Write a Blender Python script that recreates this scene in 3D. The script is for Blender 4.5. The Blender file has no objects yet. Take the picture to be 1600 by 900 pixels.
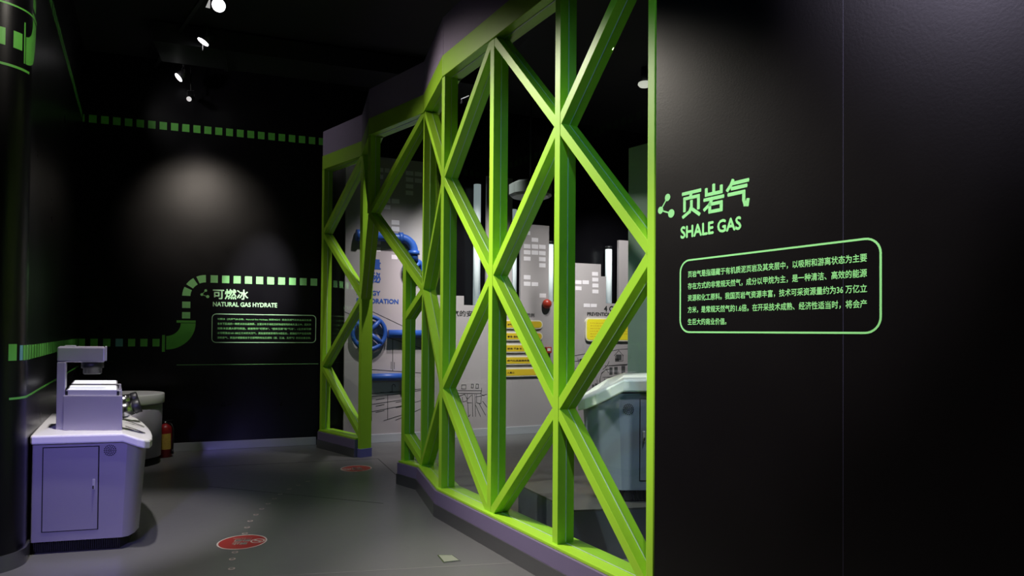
import bpy, math, random
from mathutils import Vector, Matrix

scene = bpy.context.scene
col = scene.collection
PI = math.pi

# ------------------------------------------------------------------ camera
F_PX, CY, PITCH, ROLL, EYE = 1035.33, 504.95, 0.0141, 0.0073, 1.55
cam_data = bpy.data.cameras.new('camera')
cam = bpy.data.objects.new('camera', cam_data)
col.objects.link(cam)
fwd = Vector((0, math.cos(PITCH), math.sin(PITCH)))
up0 = Vector((0, -math.sin(PITCH), math.cos(PITCH)))
rt0 = Vector((1, 0, 0))
cx = rt0 * math.cos(ROLL) + up0 * math.sin(ROLL)
cy = -rt0 * math.sin(ROLL) + up0 * math.cos(ROLL)
cm = Matrix((cx, cy, -fwd)).transposed().to_4x4()
cm.translation = Vector((0, 0, EYE))
cam.matrix_world = cm
cam_data.sensor_fit = 'HORIZONTAL'
cam_data.sensor_width = 36
cam_data.lens = F_PX / 1600 * 36
cam_data.shift_y = (CY - 450) / 1600
cam_data.clip_start = 0.05
scene.camera = cam

# ------------------------------------------------------------------ world, exposure
world = bpy.data.worlds.new('world')
scene.world = world
world.use_nodes = True
bg = world.node_tree.nodes['Background']
bg.inputs[0].default_value = (0.30, 0.26, 0.42, 1)
bg.inputs[1].default_value = 0.02
vs = scene.view_settings
vs.view_transform = 'Standard'
vs.look = 'None'
vs.gamma = 1
vs.use_curve_mapping = False
vs.exposure = 0.0
scene.cycles.use_denoising = True
scene.cycles.sample_clamp_indirect = 4.0
scene.cycles.max_bounces = 8
scene.cycles.transparent_max_bounces = 24
scene.cycles.caustics_reflective = False
scene.cycles.caustics_refractive = False


# ------------------------------------------------------------------ lamps (ceiling spots of the exhibition hall, plus unseen fills added)
def spot(name, loc, target, power, size_deg, blend=0.6, color=(1, 0.93, 0.84), radius=0.06):
    d = bpy.data.lights.new(name, 'SPOT')
    d.energy = power
    d.spot_size = math.radians(size_deg)
    d.spot_blend = blend
    d.color = color
    d.shadow_soft_size = radius
    o = bpy.data.objects.new(name, d)
    col.objects.link(o)
    o.location = loc
    o.rotation_euler = (Vector(target) - Vector(loc)).to_track_quat('-Z', 'Y').to_euler()
    return o


def area(name, loc, target, power, sx, sy, color):
    d = bpy.data.lights.new(name, 'AREA')
    d.shape = 'RECTANGLE'
    d.size, d.size_y = sx, sy
    d.energy = power
    d.color = color
    o = bpy.data.objects.new(name, d)
    col.objects.link(o)
    o.location = loc
    o.rotation_euler = (Vector(target) - Vector(loc)).to_track_quat('-Z', 'Y').to_euler()
    return o


WARM = (1, 0.92, 0.80)
# key spots on the lattice, hung over the path to the left of it
spot('key_spot_near', (-2.7, 5.0, 4.7), (0.42, 3.97, 1.2), 1300, 53, 1.0, WARM)
spot('key_spot_mid', (-3.1, 5.68, 4.7), (-0.6, 5.6, 2.3), 400, 66, 0.9, WARM)
spot('key_spot_far', (-3.6, 6.6, 4.7), (-2.3, 8.5, 1.0), 150, 44, 0.8, WARM)
spot('front_fill_spot', (0.0, 0.6, 4.4), (0.1, 4.6, 1.6), 170, 50, 0.9, (0.30, 0.75, 1.0))  # added cyan fill, no fixture: tints the lattice's side faces
# path and console
spot('path_spot', (-2.0, 3.9, 4.9), (-1.4, 3.6, 0.0), 380, 62, 1.0, (1, 0.95, 0.90))
spot('path_fill_far', (-2.9, 6.9, 4.8), (-2.9, 6.6, 0.0), 45, 50, 1.0, (1, 0.95, 0.92))  # unseen fill added to lift the far floor
spot('console_spot', (-2.6, 4.3, 4.7), (-3.05, 5.0, 0.8), 560, 32, 0.7, (1, 0.95, 0.92))
spot('corner_fill', (-3.2, 6.4, 4.7), (-4.45, 7.65, 0.6), 200, 24, 0.9, (1, 0.95, 0.92))  # added to brighten the drum console and extinguisher
spot('column_fill', (-1.6, 3.5, 4.8), (-3.3, 4.1, 3.5), 160, 30, 1.0, WARM, 0.25)  # added out of view for the sheen on the rounded wall end
# back wall
spot('heading_spot', (-2.5, 7.2, 4.7), (-3.35, 8.82, 2.15), 1500, 20, 1.0, (1, 0.97, 0.93))
spot('wall_wash_spot', (-4.0, 8.1, 4.6), (-4.05, 8.58, 3.0), 50, 42, 1.0, (1, 0.88, 0.80))
spot('wall_fill_spot', (-3.15, 4.6, 4.4), (-4.0, 8.55, 2.75), 170, 30, 1.0, (1, 0.88, 0.76))  # general fill added for the back wall, no fixture of its own
spot('upper_fill_spot', (-4.75, 7.3, 4.55), (-3.3, 8.8, 4.15), 30, 80, 1.0, (1, 0.95, 0.92))  # small fill added so the upper dashes show
# right wall
spot('text_spot', (0.25, -0.6, 4.6), (1.18, 2.9, 1.85), 1100, 24, 0.9, (1, 0.97, 0.95))
spot('wall_glow_spot', (-2.4, 1.7, 4.9), (1.6, 1.9, 3.1), 480, 30, 1.0, (0.80, 0.72, 1.0))  # unseen lamp added for the sheen high on the wall
# violet stage spots from behind the visitor
spot('violet_spot_console', (-1.6, 0.2, 2.6), (-3.0, 4.7, 0.5), 540, 24, 0.9, (0.35, 0.30, 1.0))
spot('violet_spot_kerb', (-2.6, 1.2, 3.2), (-0.4, 5.0, 0.1), 70, 40, 0.9, (0.40, 0.30, 1.0))
# inner room
spot('inner_spot_left', (-1.0, 7.9, 4.7), (-1.6, 9.4, 0.8), 360, 55, 0.9, (1, 0.93, 0.92))
spot('inner_spot_mid', (-0.3, 7.8, 4.7), (-0.7, 9.8, 1.9), 900, 50, 1.0, (1, 0.93, 0.9))
spot('inner_spot_right', (1.6, 8.6, 4.7), (1.9, 10.9, 1.7), 650, 60, 0.8, (1, 0.93, 0.9))
spot('inner_console_spot', (1.45, 3.75, 4.2), (1.12, 4.85, 0.85), 330, 28, 0.8, (0.9, 0.95, 1.0))
spot('inner_fill_labels', (1.0, 8.7, 4.7), (0.55, 10.3, 1.7), 330, 50, 1.0, (1, 0.93, 0.9))  # extra fill added for the label boards and middle building


# ------------------------------------------------------------------ mesh helpers
WM = {}            # world matrix of every parent, so that parts can be given in world coordinates


def tag(o, label=None, cat=None, group=None, kind=None):
    if label: o['label'] = label
    if cat: o['category'] = cat
    if group: o['group'] = group
    if kind: o['kind'] = kind
    return o


def empty(name, loc, rz=0.0, label=None, cat=None, group=None):
    o = bpy.data.objects.new(name, None)
    o.empty_display_size = 0.1
    col.objects.link(o)
    o.location = loc
    o.rotation_euler = (0, 0, rz)
    WM[o.name] = Matrix.Translation(Vector(loc)) @ Matrix.Rotation(rz, 4, 'Z')
    return tag(o, label, cat, group)


class MB:
    def __init__(self):
        self.v, self.f, self.s = [], [], []

    def add(self, vs, fs, smooth=False):
        n = len(self.v)
        self.v += [Vector(p) for p in vs]
        self.f += [[n + i for i in f] for f in fs]
        self.s += [smooth] * len(fs)
        return self

    def box(self, c, h, ax=None):
        ax = ax or (Vector((1, 0, 0)), Vector((0, 1, 0)), Vector((0, 0, 1)))
        c = Vector(c)
        vs = [c + ax[0] * h[0] * i + ax[1] * h[1] * j + ax[2] * h[2] * k for k in (-1, 1) for j in (-1, 1) for i in (-1, 1)]
        return self.add(vs, [(0, 2, 3, 1), (4, 5, 7, 6), (0, 1, 5, 4), (2, 6, 7, 3), (0, 4, 6, 2), (1, 3, 7, 5)])

    def prism(self, bot, top, smooth_sides=False, caps=True):
        n = len(bot)
        fs = [(i, (i + 1) % n, n + (i + 1) % n, n + i) for i in range(n)]
        b = len(self.v)
        self.add(list(bot) + list(top), fs, smooth_sides)
        if caps:
            self.f += [[b + i for i in range(n)][::-1], [b + n + i for i in range(n)]]
            self.s += [False, False]
        return self

    def lathe(self, base, axis, prof, seg=24, smooth=True, cap=True):
        """prof: (radius, distance along axis)"""
        a = Vector(axis).normalized()
        u = a.orthogonal().normalized()
        w = a.cross(u)
        base = Vector(base)
        vs = []
        for r, h in prof:
            for i in range(seg):
                t = 2 * PI * i / seg
                vs.append(base + a * h + (u * math.cos(t) + w * math.sin(t)) * r)
        fs = [(k * seg + i, k * seg + (i + 1) % seg, (k + 1) * seg + (i + 1) % seg, (k + 1) * seg + i)
              for k in range(len(prof) - 1) for i in range(seg)]
        b = len(self.v)
        self.add(vs, fs, smooth)
        if cap:
            self.f += [[b + i for i in range(seg)][::-1], [b + (len(prof) - 1) * seg + i for i in range(seg)]]
            self.s += [False, False]
        return self

    def tube(self, pts, r, seg=10, closed=False):
        pts = [Vector(p) for p in pts]
        n = len(pts)
        rings = []
        u = None
        for i, p in enumerate(pts):
            if closed:
                d = (pts[(i + 1) % n] - pts[i - 1])
            else:
                d = (pts[min(i + 1, n - 1)] - pts[max(i - 1, 0)])
            d.normalize()
            if u is None:
                u = d.orthogonal().normalized()
            else:
                u = (u - d * u.dot(d))
                u = u.normalized() if u.length > 1e-6 else d.orthogonal().normalized()
            w = d.cross(u)
            rings += [p + (u * math.cos(2 * PI * k / seg) + w * math.sin(2 * PI * k / seg)) * r for k in range(seg)]
        m = n if closed else n - 1
        fs = [(i * seg + k, i * seg + (k + 1) % seg, ((i + 1) % n) * seg + (k + 1) % seg, ((i + 1) % n) * seg + k)
              for i in range(m) for k in range(seg)]
        b = len(self.v)
        self.add(rings, fs, True)
        if not closed:
            self.f += [[b + k for k in range(seg)][::-1], [b + (n - 1) * seg + k for k in range(seg)]]
            self.s += [False, False]
        return self

    def build(self, name, mat, parent=None, bevel=0, world=True, kind=None):
        me = bpy.data.meshes.new(name)
        vs = self.v
        if parent is not None and world:
            inv = WM[parent.name].inverted()
            vs = [inv @ p for p in vs]
        me.from_pydata([tuple(p) for p in vs], [], self.f)
        me.validate()
        for p, s in zip(me.polygons, self.s):
            p.use_smooth = s
        me.materials.append(mat)
        o = bpy.data.objects.new(name, me)
        col.objects.link(o)
        fix_normals(me)
        if parent is not None:
            o.parent = parent
            WM[o.name] = WM[parent.name]
        else:
            WM[o.name] = Matrix.Identity(4)
        if bevel:
            b = o.modifiers.new('bevel', 'BEVEL')
            b.width = bevel
            b.segments = 2
            b.limit_method = 'ANGLE'
            b.angle_limit = math.radians(40)
        if kind:
            o['kind'] = kind
        return o


import bmesh


def fix_normals(me):
    bm = bmesh.new()
    bm.from_mesh(me)
    bmesh.ops.recalc_face_normals(bm, faces=bm.faces)
    bm.to_mesh(me)
    bm.free()


# ------------------------------------------------------------------ materials
def mat(name, base, rough=0.5, metal=0.0, noise=0.0, nscale=8.0, bump=0.0, bscale=200.0, spec=0.5, emit=None, estr=0.0, coat=0.0, stretch=None, rvar=0.0):
    m = bpy.data.materials.new(name)
    m.use_nodes = True
    nt = m.node_tree
    b = nt.nodes['Principled BSDF']
    b.inputs['Base Color'].default_value = (*base, 1)
    b.inputs['Roughness'].default_value = rough
    b.inputs['Metallic'].default_value = metal
    b.inputs['Specular IOR Level'].default_value = spec
    if coat:
        b.inputs['Coat Weight'].default_value = coat
    if emit:
        b.inputs['Emission Color'].default_value = (*emit, 1)
        b.inputs['Emission Strength'].default_value = estr
    if noise or bump or rvar:
        tc = nt.nodes.new('ShaderNodeTexCoord')
        mp = nt.nodes.new('ShaderNodeMapping')
        nt.links.new(tc.outputs['Object'], mp.inputs[0])
        if stretch:
            mp.inputs['Scale'].default_value = stretch
        if noise or rvar:
            n = nt.nodes.new('ShaderNodeTexNoise')
            n.inputs['Scale'].default_value = nscale
            n.inputs['Detail'].default_value = 6
            nt.links.new(mp.outputs[0], n.inputs['Vector'])
        if noise:
            r = nt.nodes.new('ShaderNodeMapRange')
            r.inputs['To Min'].default_value = 1 - noise
            r.inputs['To Max'].default_value = 1 + noise
            nt.links.new(n.outputs['Fac'], r.inputs['Value'])
            mx = nt.nodes.new('ShaderNodeVectorMath')
            mx.operation = 'SCALE'
            mx.inputs[0].default_value = base
            nt.links.new(r.outputs[0], mx.inputs['Scale'])
            nt.links.new(mx.outputs[0], b.inputs['Base Color'])
        if rvar:
            r = nt.nodes.new('ShaderNodeMapRange')
            r.inputs['To Min'].default_value = rough - rvar
            r.inputs['To Max'].default_value = rough + rvar
            nt.links.new(n.outputs['Fac'], r.inputs['Value'])
            nt.links.new(r.outputs[0], b.inputs['Roughness'])
        if bump:
            n2 = nt.nodes.new('ShaderNodeTexNoise')
            n2.inputs['Scale'].default_value = bscale
            n2.inputs['Detail'].default_value = 3
            nt.links.new(mp.outputs[0], n2.inputs['Vector'])
            bp = nt.nodes.new('ShaderNodeBump')
            bp.inputs['Strength'].default_value = bump
            bp.inputs['Distance'].default_value = 0.002
            nt.links.new(n2.outputs['Fac'], bp.inputs['Height'])
            nt.links.new(bp.outputs[0], b.inputs['Normal'])
    return m


def glass_mat():
    m = bpy.data.materials.new('clear_glass')
    m.use_nodes = True
    nt = m.node_tree
    nt.nodes.remove(nt.nodes['Principled BSDF'])
    out = nt.nodes['Material Output']
    tr = nt.nodes.new('ShaderNodeBsdfTransparent')
    tr.inputs[0].default_value = (0.93, 0.975, 0.95, 1)
    gl = nt.nodes.new('ShaderNodeBsdfGlossy')
    gl.inputs['Roughness'].default_value = 0.0
    fr = nt.nodes.new('ShaderNodeFresnel')
    fr.inputs[0].default_value = 1.5
    mx = nt.nodes.new('ShaderNodeMixShader')
    ge = nt.nodes.new('ShaderNodeNewGeometry')        # a thin sheet reflects once, on its outer side
    sb = nt.nodes.new('ShaderNodeMath')
    sb.operation = 'SUBTRACT'
    sb.inputs[0].default_value = 1.0
    ml = nt.nodes.new('ShaderNodeMath')
    ml.operation = 'MULTIPLY'
    nt.links.new(ge.outputs['Backfacing'], sb.inputs[1])
    nt.links.new(fr.outputs[0], ml.inputs[0])
    nt.links.new(sb.outputs[0], ml.inputs[1])
    nt.links.new(ml.outputs[0], mx.inputs[0])
    nt.links.new(tr.outputs[0], mx.inputs[1])
    nt.links.new(gl.outputs[0], mx.inputs[2])
    nt.links.new(mx.outputs[0], out.inputs[0])
    return m


M = {}
M['green'] = mat('green_paint', (0.35, 0.64, 0.036), 0.36, spec=0.35, noise=0.05, nscale=3, bump=0.05, bscale=60)
M['seal'] = mat('glazing_silicone', (0.50, 0.60, 0.52), 0.3)
M['glass'] = glass_mat()
M['black_wall'] = mat('black_laminate', (0.0032, 0.0029, 0.0045), 0.29, noise=0.25, nscale=2.5, bump=0.12, bscale=90, spec=0.36, rvar=0.04)
M['black_wall_r'] = mat('black_laminate_matt', (0.0036, 0.0030, 0.0036), 0.35, noise=0.2, nscale=2.0, bump=0.12, bscale=90, spec=0.20, rvar=0.05)
M['joint'] = mat('panel_joint', (0.03, 0.028, 0.06), 0.4)
M['ceiling'] = mat('black_ceiling', (0.006, 0.006, 0.009), 0.8, noise=0.3)
M['dark_metal'] = mat('dark_metal', (0.02, 0.02, 0.024), 0.5, metal=0.3)
M['vinyl'] = mat('grey_vinyl_floor', (0.128, 0.126, 0.130), 0.34, noise=0.10, nscale=14, bump=0.10, bscale=120, spec=0.5, rvar=0.06)
M['floor_joint'] = mat('floor_joint', (0.02, 0.02, 0.02), 0.6)
M['floor_joint_light'] = mat('floor_weld', (0.26, 0.25, 0.24), 0.5)
M['fascia'] = mat('purple_grey_fascia', (0.32, 0.26, 0.40), 0.7, noise=0.05, nscale=20)
M['kerb'] = mat('purple_grey_paint', (0.17, 0.135, 0.24), 0.45, noise=0.04, nscale=20)
M['foot'] = mat('violet_post_foot', (0.16, 0.15, 0.42), 0.5)
M['skirt'] = mat('brushed_skirting', (0.22, 0.22, 0.23), 0.28, metal=0.85, noise=0.06, nscale=30, stretch=(1, 1, 12))
M['skirt_light'] = mat('pale_skirting', (0.55, 0.56, 0.62), 0.35, metal=0.3)
M['decal_green'] = mat('green_vinyl_print', (0.13, 0.50, 0.075), 0.45, noise=0.06, nscale=12)
M['decal_teal'] = mat('teal_vinyl_print', (0.15, 0.42, 0.45), 0.45)
M['decal_mint'] = mat('mint_vinyl_print', (0.28, 0.72, 0.26), 0.45)  # lettering colour; on back-wall dashes it stands for spot glare
M['decal_pale'] = mat('pale_mint_vinyl_print', (0.50, 0.85, 0.50), 0.45)
M['printwall'] = mat('lilac_grey_print', (0.40, 0.36, 0.385), 0.55, noise=0.03, nscale=4)
M['square'] = mat('pale_lilac_print', (0.82, 0.76, 0.84), 0.5)
M['ink'] = mat('black_ink', (0.012, 0.012, 0.014), 0.6)
M['windowink'] = mat('dark_grey_ink', (0.06, 0.06, 0.065), 0.6)
M['blue'] = mat('blue_relief_paint', (0.025, 0.09, 0.40), 0.4, noise=0.1, nscale=10)
M['blue_text'] = mat('blue_lettering', (0.02, 0.08, 0.36), 0.5)
M['yellow'] = mat('ochre_yellow_label', (0.72, 0.50, 0.03), 0.45)
M['yellow2'] = mat('bright_yellow_label', (0.90, 0.78, 0.03), 0.45)
M['cream'] = mat('cream_border', (0.80, 0.76, 0.62), 0.5)
M['white'] = mat('white_solid_surface', (0.88, 0.86, 0.87), 0.32)
M['alu'] = mat('brushed_aluminium_sheet', (0.46, 0.43, 0.52), 0.40, metal=0.55, noise=0.05, nscale=30, stretch=(1, 1, 20))
M['alu_light'] = mat('anodised_aluminium', (0.62, 0.60, 0.66), 0.35, metal=0.4)
M['steel'] = mat('stainless_steel', (0.6, 0.6, 0.6), 0.22, metal=1.0)
M['black_rubber'] = mat('black_rubber', (0.012, 0.012, 0.013), 0.45)
M['black_gap'] = mat('black_recess', (0.004, 0.004, 0.005), 0.8)
M['lightbox'] = mat('light_box_diffuser', (0.9, 0.9, 0.95), 0.4, emit=(0.93, 0.93, 1.0), estr=0.8)
M['red'] = mat('red_enamel', (0.28, 0.012, 0.015), 0.3)
M['red_dark'] = mat('red_plastic', (0.40, 0.035, 0.02), 0.35)
M['red_print'] = mat('red_floor_vinyl', (0.36, 0.03, 0.03), 0.5)
M['white_print'] = mat('white_floor_vinyl', (0.62, 0.55, 0.52), 0.5)
M['dot'] = mat('pale_pink_vinyl', (0.55, 0.42, 0.40), 0.5)
M['label'] = mat('yellow_paper_label', (0.50, 0.33, 0.06), 0.6, noise=0.3, nscale=60)
M['teal_panel'] = mat('grey_green_board', (0.36, 0.46, 0.44), 0.5, noise=0.05)
M['tube'] = mat('light_tube', (0.9, 0.95, 1), 0.4, emit=(0.80, 0.92, 1.0), estr=0.3)
M['lamp'] = mat('lamp_lens', (1, 1, 1), 0.3, emit=(1, 0.97, 1.0), estr=5)
M['lamp_dim'] = mat('lamp_dim_glow', (1, 1, 1), 0.3, emit=(1, 0.95, 0.97), estr=0.35)
M['white_disc'] = mat('white_plastic', (0.8, 0.78, 0.74), 0.4)


# ------------------------------------------------------------------ wall frames
class Frame:
    """s runs along the wall, z is height, d stands off the face towards the room"""
    def __init__(self, p, q):
        self.o = Vector((p[0], p[1], 0))
        self.t = Vector((q[0] - p[0], q[1] - p[1], 0))
        self.len = self.t.length
        self.t.normalize()
        self.n = Vector((self.t.y, -self.t.x, 0))
        self.u = Vector((0, 0, 1))

    def at(self, s, z, d=0.0):
        return self.o + self.t * s + self.u * z + self.n * d

    def box(self, mb, s0, s1, z0, z1, d0, d1):
        return mb.box(self.at((s0 + s1) / 2, (z0 + z1) / 2, (d0 + d1) / 2), ((s1 - s0) / 2, (z1 - z0) / 2, (d1 - d0) / 2), (self.t, self.u, self.n))

    def poly(self, mb, pts, d0, d1, smooth=False):
        return mb.prism([self.at(s, z, d0) for s, z in pts], [self.at(s, z, d1) for s, z in pts], smooth)

    def stroke(self, mb, pts, w, d0, d1):
        for (s0, z0), (s1, z1) in zip(pts[:-1], pts[1:]):
            a, b = Vector((s0, z0)), Vector((s1, z1))
            e = b - a
            if e.length < 1e-5:
                continue
            e.normalize()
            p = Vector((-e.y, e.x)) * w / 2
            a2, b2 = a - e * w * 0.4, b + e * w * 0.4
            self.poly(mb, [tuple(a2 - p), tuple(b2 - p), tuple(b2 + p), tuple(a2 + p)], d0, d1)
        return mb


def rounded(s0, s1, z0, z1, r, n=8):
    pts = []
    for cx_, cz_, a0 in ((s1 - r, z0 + r, -90), (s1 - r, z1 - r, 0), (s0 + r, z1 - r, 90), (s0 + r, z0 + r, 180)):
        for k in range(n + 1):
            a = math.radians(a0 + 90 * k / n)
            pts.append((cx_ + r * math.cos(a), cz_ + r * math.sin(a)))
    return pts


def outline(fr, mb, s0, s1, z0, z1, r, w, d0, d1):
    a = rounded(s0, s1, z0, z1, r)
    b = rounded(s0 + w, s1 - w, z0 + w, z1 - w, max(r - w, 0.001))
    n = len(a)
    vs = [fr.at(s, z, d0) for s, z in a] + [fr.at(s, z, d0) for s, z in b] + [fr.at(s, z, d1) for s, z in a] + [fr.at(s, z, d1) for s, z in b]
    fs = []
    for i in range(n):
        j = (i + 1) % n
        fs += [(2 * n + i, 2 * n + j, 3 * n + j, 3 * n + i), (i, j, n + j, n + i), (i, j, 2 * n + j, 2 * n + i), (n + i, n + j, 3 * n + j, 3 * n + i)]
    return mb.add(vs, fs)


def text_mb(mb, body, place, w=None, h=None, bold=0.012, depth=0.0015, thick=None):
    """lettering as flat raised mesh; place(x, y, d) maps text space (origin lower left) to the world"""
    c = bpy.data.curves.new('text', 'FONT')
    c.body = body
    c.resolution_u = 3
    o = bpy.data.objects.new('text', c)
    col.objects.link(o)
    dg = bpy.context.evaluated_depsgraph_get()
    me = bpy.data.meshes.new_from_object(o.evaluated_get(dg))
    xs = [v.co.x for v in me.vertices]
    ys = [v.co.y for v in me.vertices]
    x0, x1, y0, y1 = min(xs), max(xs), min(ys), max(ys)
    kx = w / (x1 - x0) if w else None
    ky = h / (y1 - y0) if h else None
    kx = kx or ky
    ky = ky or kx
    fs = [tuple(p.vertices) for p in me.polygons]
    steps = ((0, 0), (1, 0), (-1, 0), (0, 1), (0, -1)) if bold > 0.015 else ((-0.5, 0), (0.5, 0))
    for i, (dx, dy) in enumerate(steps):          # printed copies set a hair apart make the strokes bold
        mb.add([place((v.co.x - x0 + dx * bold) * kx, (v.co.y - y0 + dy * bold) * ky, depth + i * 0.00006) for v in me.vertices], fs)
    bpy.data.objects.remove(o)
    bpy.data.curves.remove(c)
    bpy.data.meshes.remove(me)
    return mb


def wall_text(fr, name, body, s0, z0, w, h, mt, parent, bold=0.012, d=0.0015):
    mb = MB()
    text_mb(mb, body, lambda x, y, e: fr.at(s0 + x, z0 + y, e), w, h, bold, d)
    return mb.build(name, mt, parent)


# the plan of the room
BACK = Frame((-4.2896, 8.4898), (-2.6446, 9.0702))
BLEN = BACK.len
def bs(s):                       # measured leftwards from the right end of the back wall
    return BLEN - s
LATT_C = ((-0.598, 5.6173), (0.7171, 3.4288))
RIGHT = Frame((0.7171, 3.4288), (0.7171 + 0.5151, 3.4288 - 0.8571))
PRINT = Frame((-1.781, 9.305), (0.428, 10.275))
CEIL = 5.0
# ------------------------------------------------------------------ floor and ceiling
mb = MB()
mb.box((0, 5, -0.05), (9, 9, 0.05))
floor = mb.build('floor', M['vinyl'], kind='structure')
def seam(p, q, w, mt):
    a, b = Vector((*p, 0)), Vector((*q, 0))
    e = (b - a).normalized()
    n = Vector((-e.y, e.x, 0)) * w / 2
    m = MB()
    m.prism([a - n, b - n, b + n, a + n], [x + Vector((0, 0, 0.0012)) for x in (a - n, b - n, b + n, a + n)])
    m.build('joint', mt, floor)
seam((-1.62, 8.1), (-1.13, 6.92), 0.008, M['floor_joint'])
seam((-1.62, 8.1), (-3.6, 7.5), 0.006, M['floor_joint'])
seam((-1.55, 4.20), (0.3, 5.15 - 0.62), 0.006, M['floor_joint_light'])
seam((-3.0, 6.6), (-1.15, 6.0), 0.005, M['floor_joint'])

mb = MB()
mb.box((0, 5, CEIL + 0.05), (9, 9, 0.05))
ceil = mb.build('ceiling', M['ceiling'], kind='structure')

# ------------------------------------------------------------------ back wall
mb = MB()
BACK.box(mb, -1.1, BLEN + 0.42, 0, CEIL, -0.12, 0)
wall_back = mb.build('wall_back', M['black_wall'], kind='structure')
mb = MB()
BACK.box(mb, -1.1, BLEN - 0.02, 0, 0.107, 0.0, 0.018)
mb.build('baseboard_back', M['skirt_light'], kind='structure', bevel=0.003)

def dash(fr, s0, s1, z0, z1, mt, parent, name='dash', d=0.0015):
    m = MB()
    fr.box(m, s0, s1, z0, z1, 0, d)
    return m.build(name, mt, parent)

for k in range(23):                                  # upper dashed line
    s = 2.889 - k * 0.130
    dash(BACK, bs(s), bs(s - 0.084), 4.108, 4.205, M['decal_green'], wall_back)
for k in range(10):                                  # dashed line over the heading, spot glare put into the paler mint
    s = 1.362 - k * 0.1385
    dash(BACK, bs(s), bs(s - 0.088), 2.170, 2.268, M['decal_mint'], wall_back)
for k in range(7):                                   # lower dashed line
    s = 2.842 - k * 0.1365
    dash(BACK, bs(s), bs(s - 0.080), 1.340, 1.436, M['decal_teal'] if k == 3 else M['decal_green'], wall_back)
dash(BACK, bs(1.915), bs(1.882), 1.272, 1.486, M['decal_green'], wall_back, 'pipe_flange')
dash(BACK, bs(1.752), bs(1.530), 1.645, 1.675, M['decal_green'], wall_back, 'pipe_flange')
def ring_part(fr, c, r0, r1, a0, a1, mt, parent, name, d=0.0015):
    n = max(2, int(abs(a1 - a0) / 7))
    pts = [(c[0] + r1 * math.cos(math.radians(a0 + (a1 - a0) * k / n)), c[1] + r1 * math.sin(math.radians(a0 + (a1 - a0) * k / n))) for k in range(n + 1)]
    pts += [(c[0] + r0 * math.cos(math.radians(a1 - (a1 - a0) * k / n)), c[1] + r0 * math.sin(math.radians(a1 - (a1 - a0) * k / n))) for k in range(n + 1)]
    m = MB()
    fr.poly(m, pts, 0, d)
    return m.build(name, mt, parent)
ring_part(BACK, (bs(1.868), 1.638), 0.165, 0.338, -90, 0, M['decal_green'], wall_back, 'pipe_elbow')
for z in (1.700, 1.835):
    dash(BACK, bs(1.690), bs(1.595), z, z + 0.082, M['decal_mint'], wall_back)
for a in (167, 135, 103):
    ring_part(BACK, (bs(1.412), 1.988), 0.184, 0.280, a + 12, a - 12, M['decal_mint'], wall_back, 'dash')
dash(BACK, 0.0 - 0.0, bs(0.0), 1.100, 1.107, M['decal_mint'], wall_back, 'thin_line')

def icon(fr, s, z, k, mt, parent):
    m = MB()
    A, B, C_ = (s - 0.40 * k, z), (s + 0.14 * k, z + 0.62 * k), (s + 0.42 * k, z - 0.30 * k)
    for c, r in ((A, 0.20), (B, 0.20), (C_, 0.23)):
        fr.poly(m, [(c[0] + r * k * math.cos(t * PI / 10), c[1] + r * k * math.sin(t * PI / 10)) for t in range(20)], 0, 0.002)
    fr.stroke(m, [A, B], 0.08 * k, 0, 0.0015)
    fr.stroke(m, [A, C_], 0.08 * k, 0, 0.0015)
    return m.build('molecule_icon', mt, parent)
icon(BACK, bs(1.428), 2.013, 0.085, M['decal_mint'], wall_back)
wall_text(BACK, 'heading', '可燃冰', bs(1.329), 1.960, 0.425, 0.130, M['decal_pale'], wall_back, 0.022)
wall_text(BACK, 'subheading', 'NATURAL GAS HYDRATE', bs(1.327), 1.864, 0.785, 0.056, M['decal_pale'], wall_back, 0.032)
mb = MB()
outline(BACK, mb, bs(1.340), bs(0.035), 1.388, 1.768, 0.055, 0.009, 0, 0.0015)
mb.build('text_border', M['decal_pale'], wall_back)
T1 = ['可燃冰（天然气水合物，Natural Gas Hydrate, 简称NGH）是由天然气与水在高压低温',
      '条件下形成的一种类冰状结晶物质，主要分布于海底沉积物或陆地的永久冻土中，因其外',
      '观象冰且遇火即可燃烧，故被称作“可燃冰”、“固体瓦斯”和“气冰”，1立方米可燃',
      '冰可释放出160-180立方米的天然气，其能量密度是煤的10倍左右，燃烧后不产生任何残',
      '渣和废气，其估计储量相当于已探明所有化石燃料（煤、石油、天然气）的综合量总和。']
for k, t in enumerate(T1):
    wall_text(BACK, 'text_line', t, bs(1.272), 1.682 - k * 0.0605, 1.172, 0.030, M['decal_mint'], wall_back, 0.010)

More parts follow.
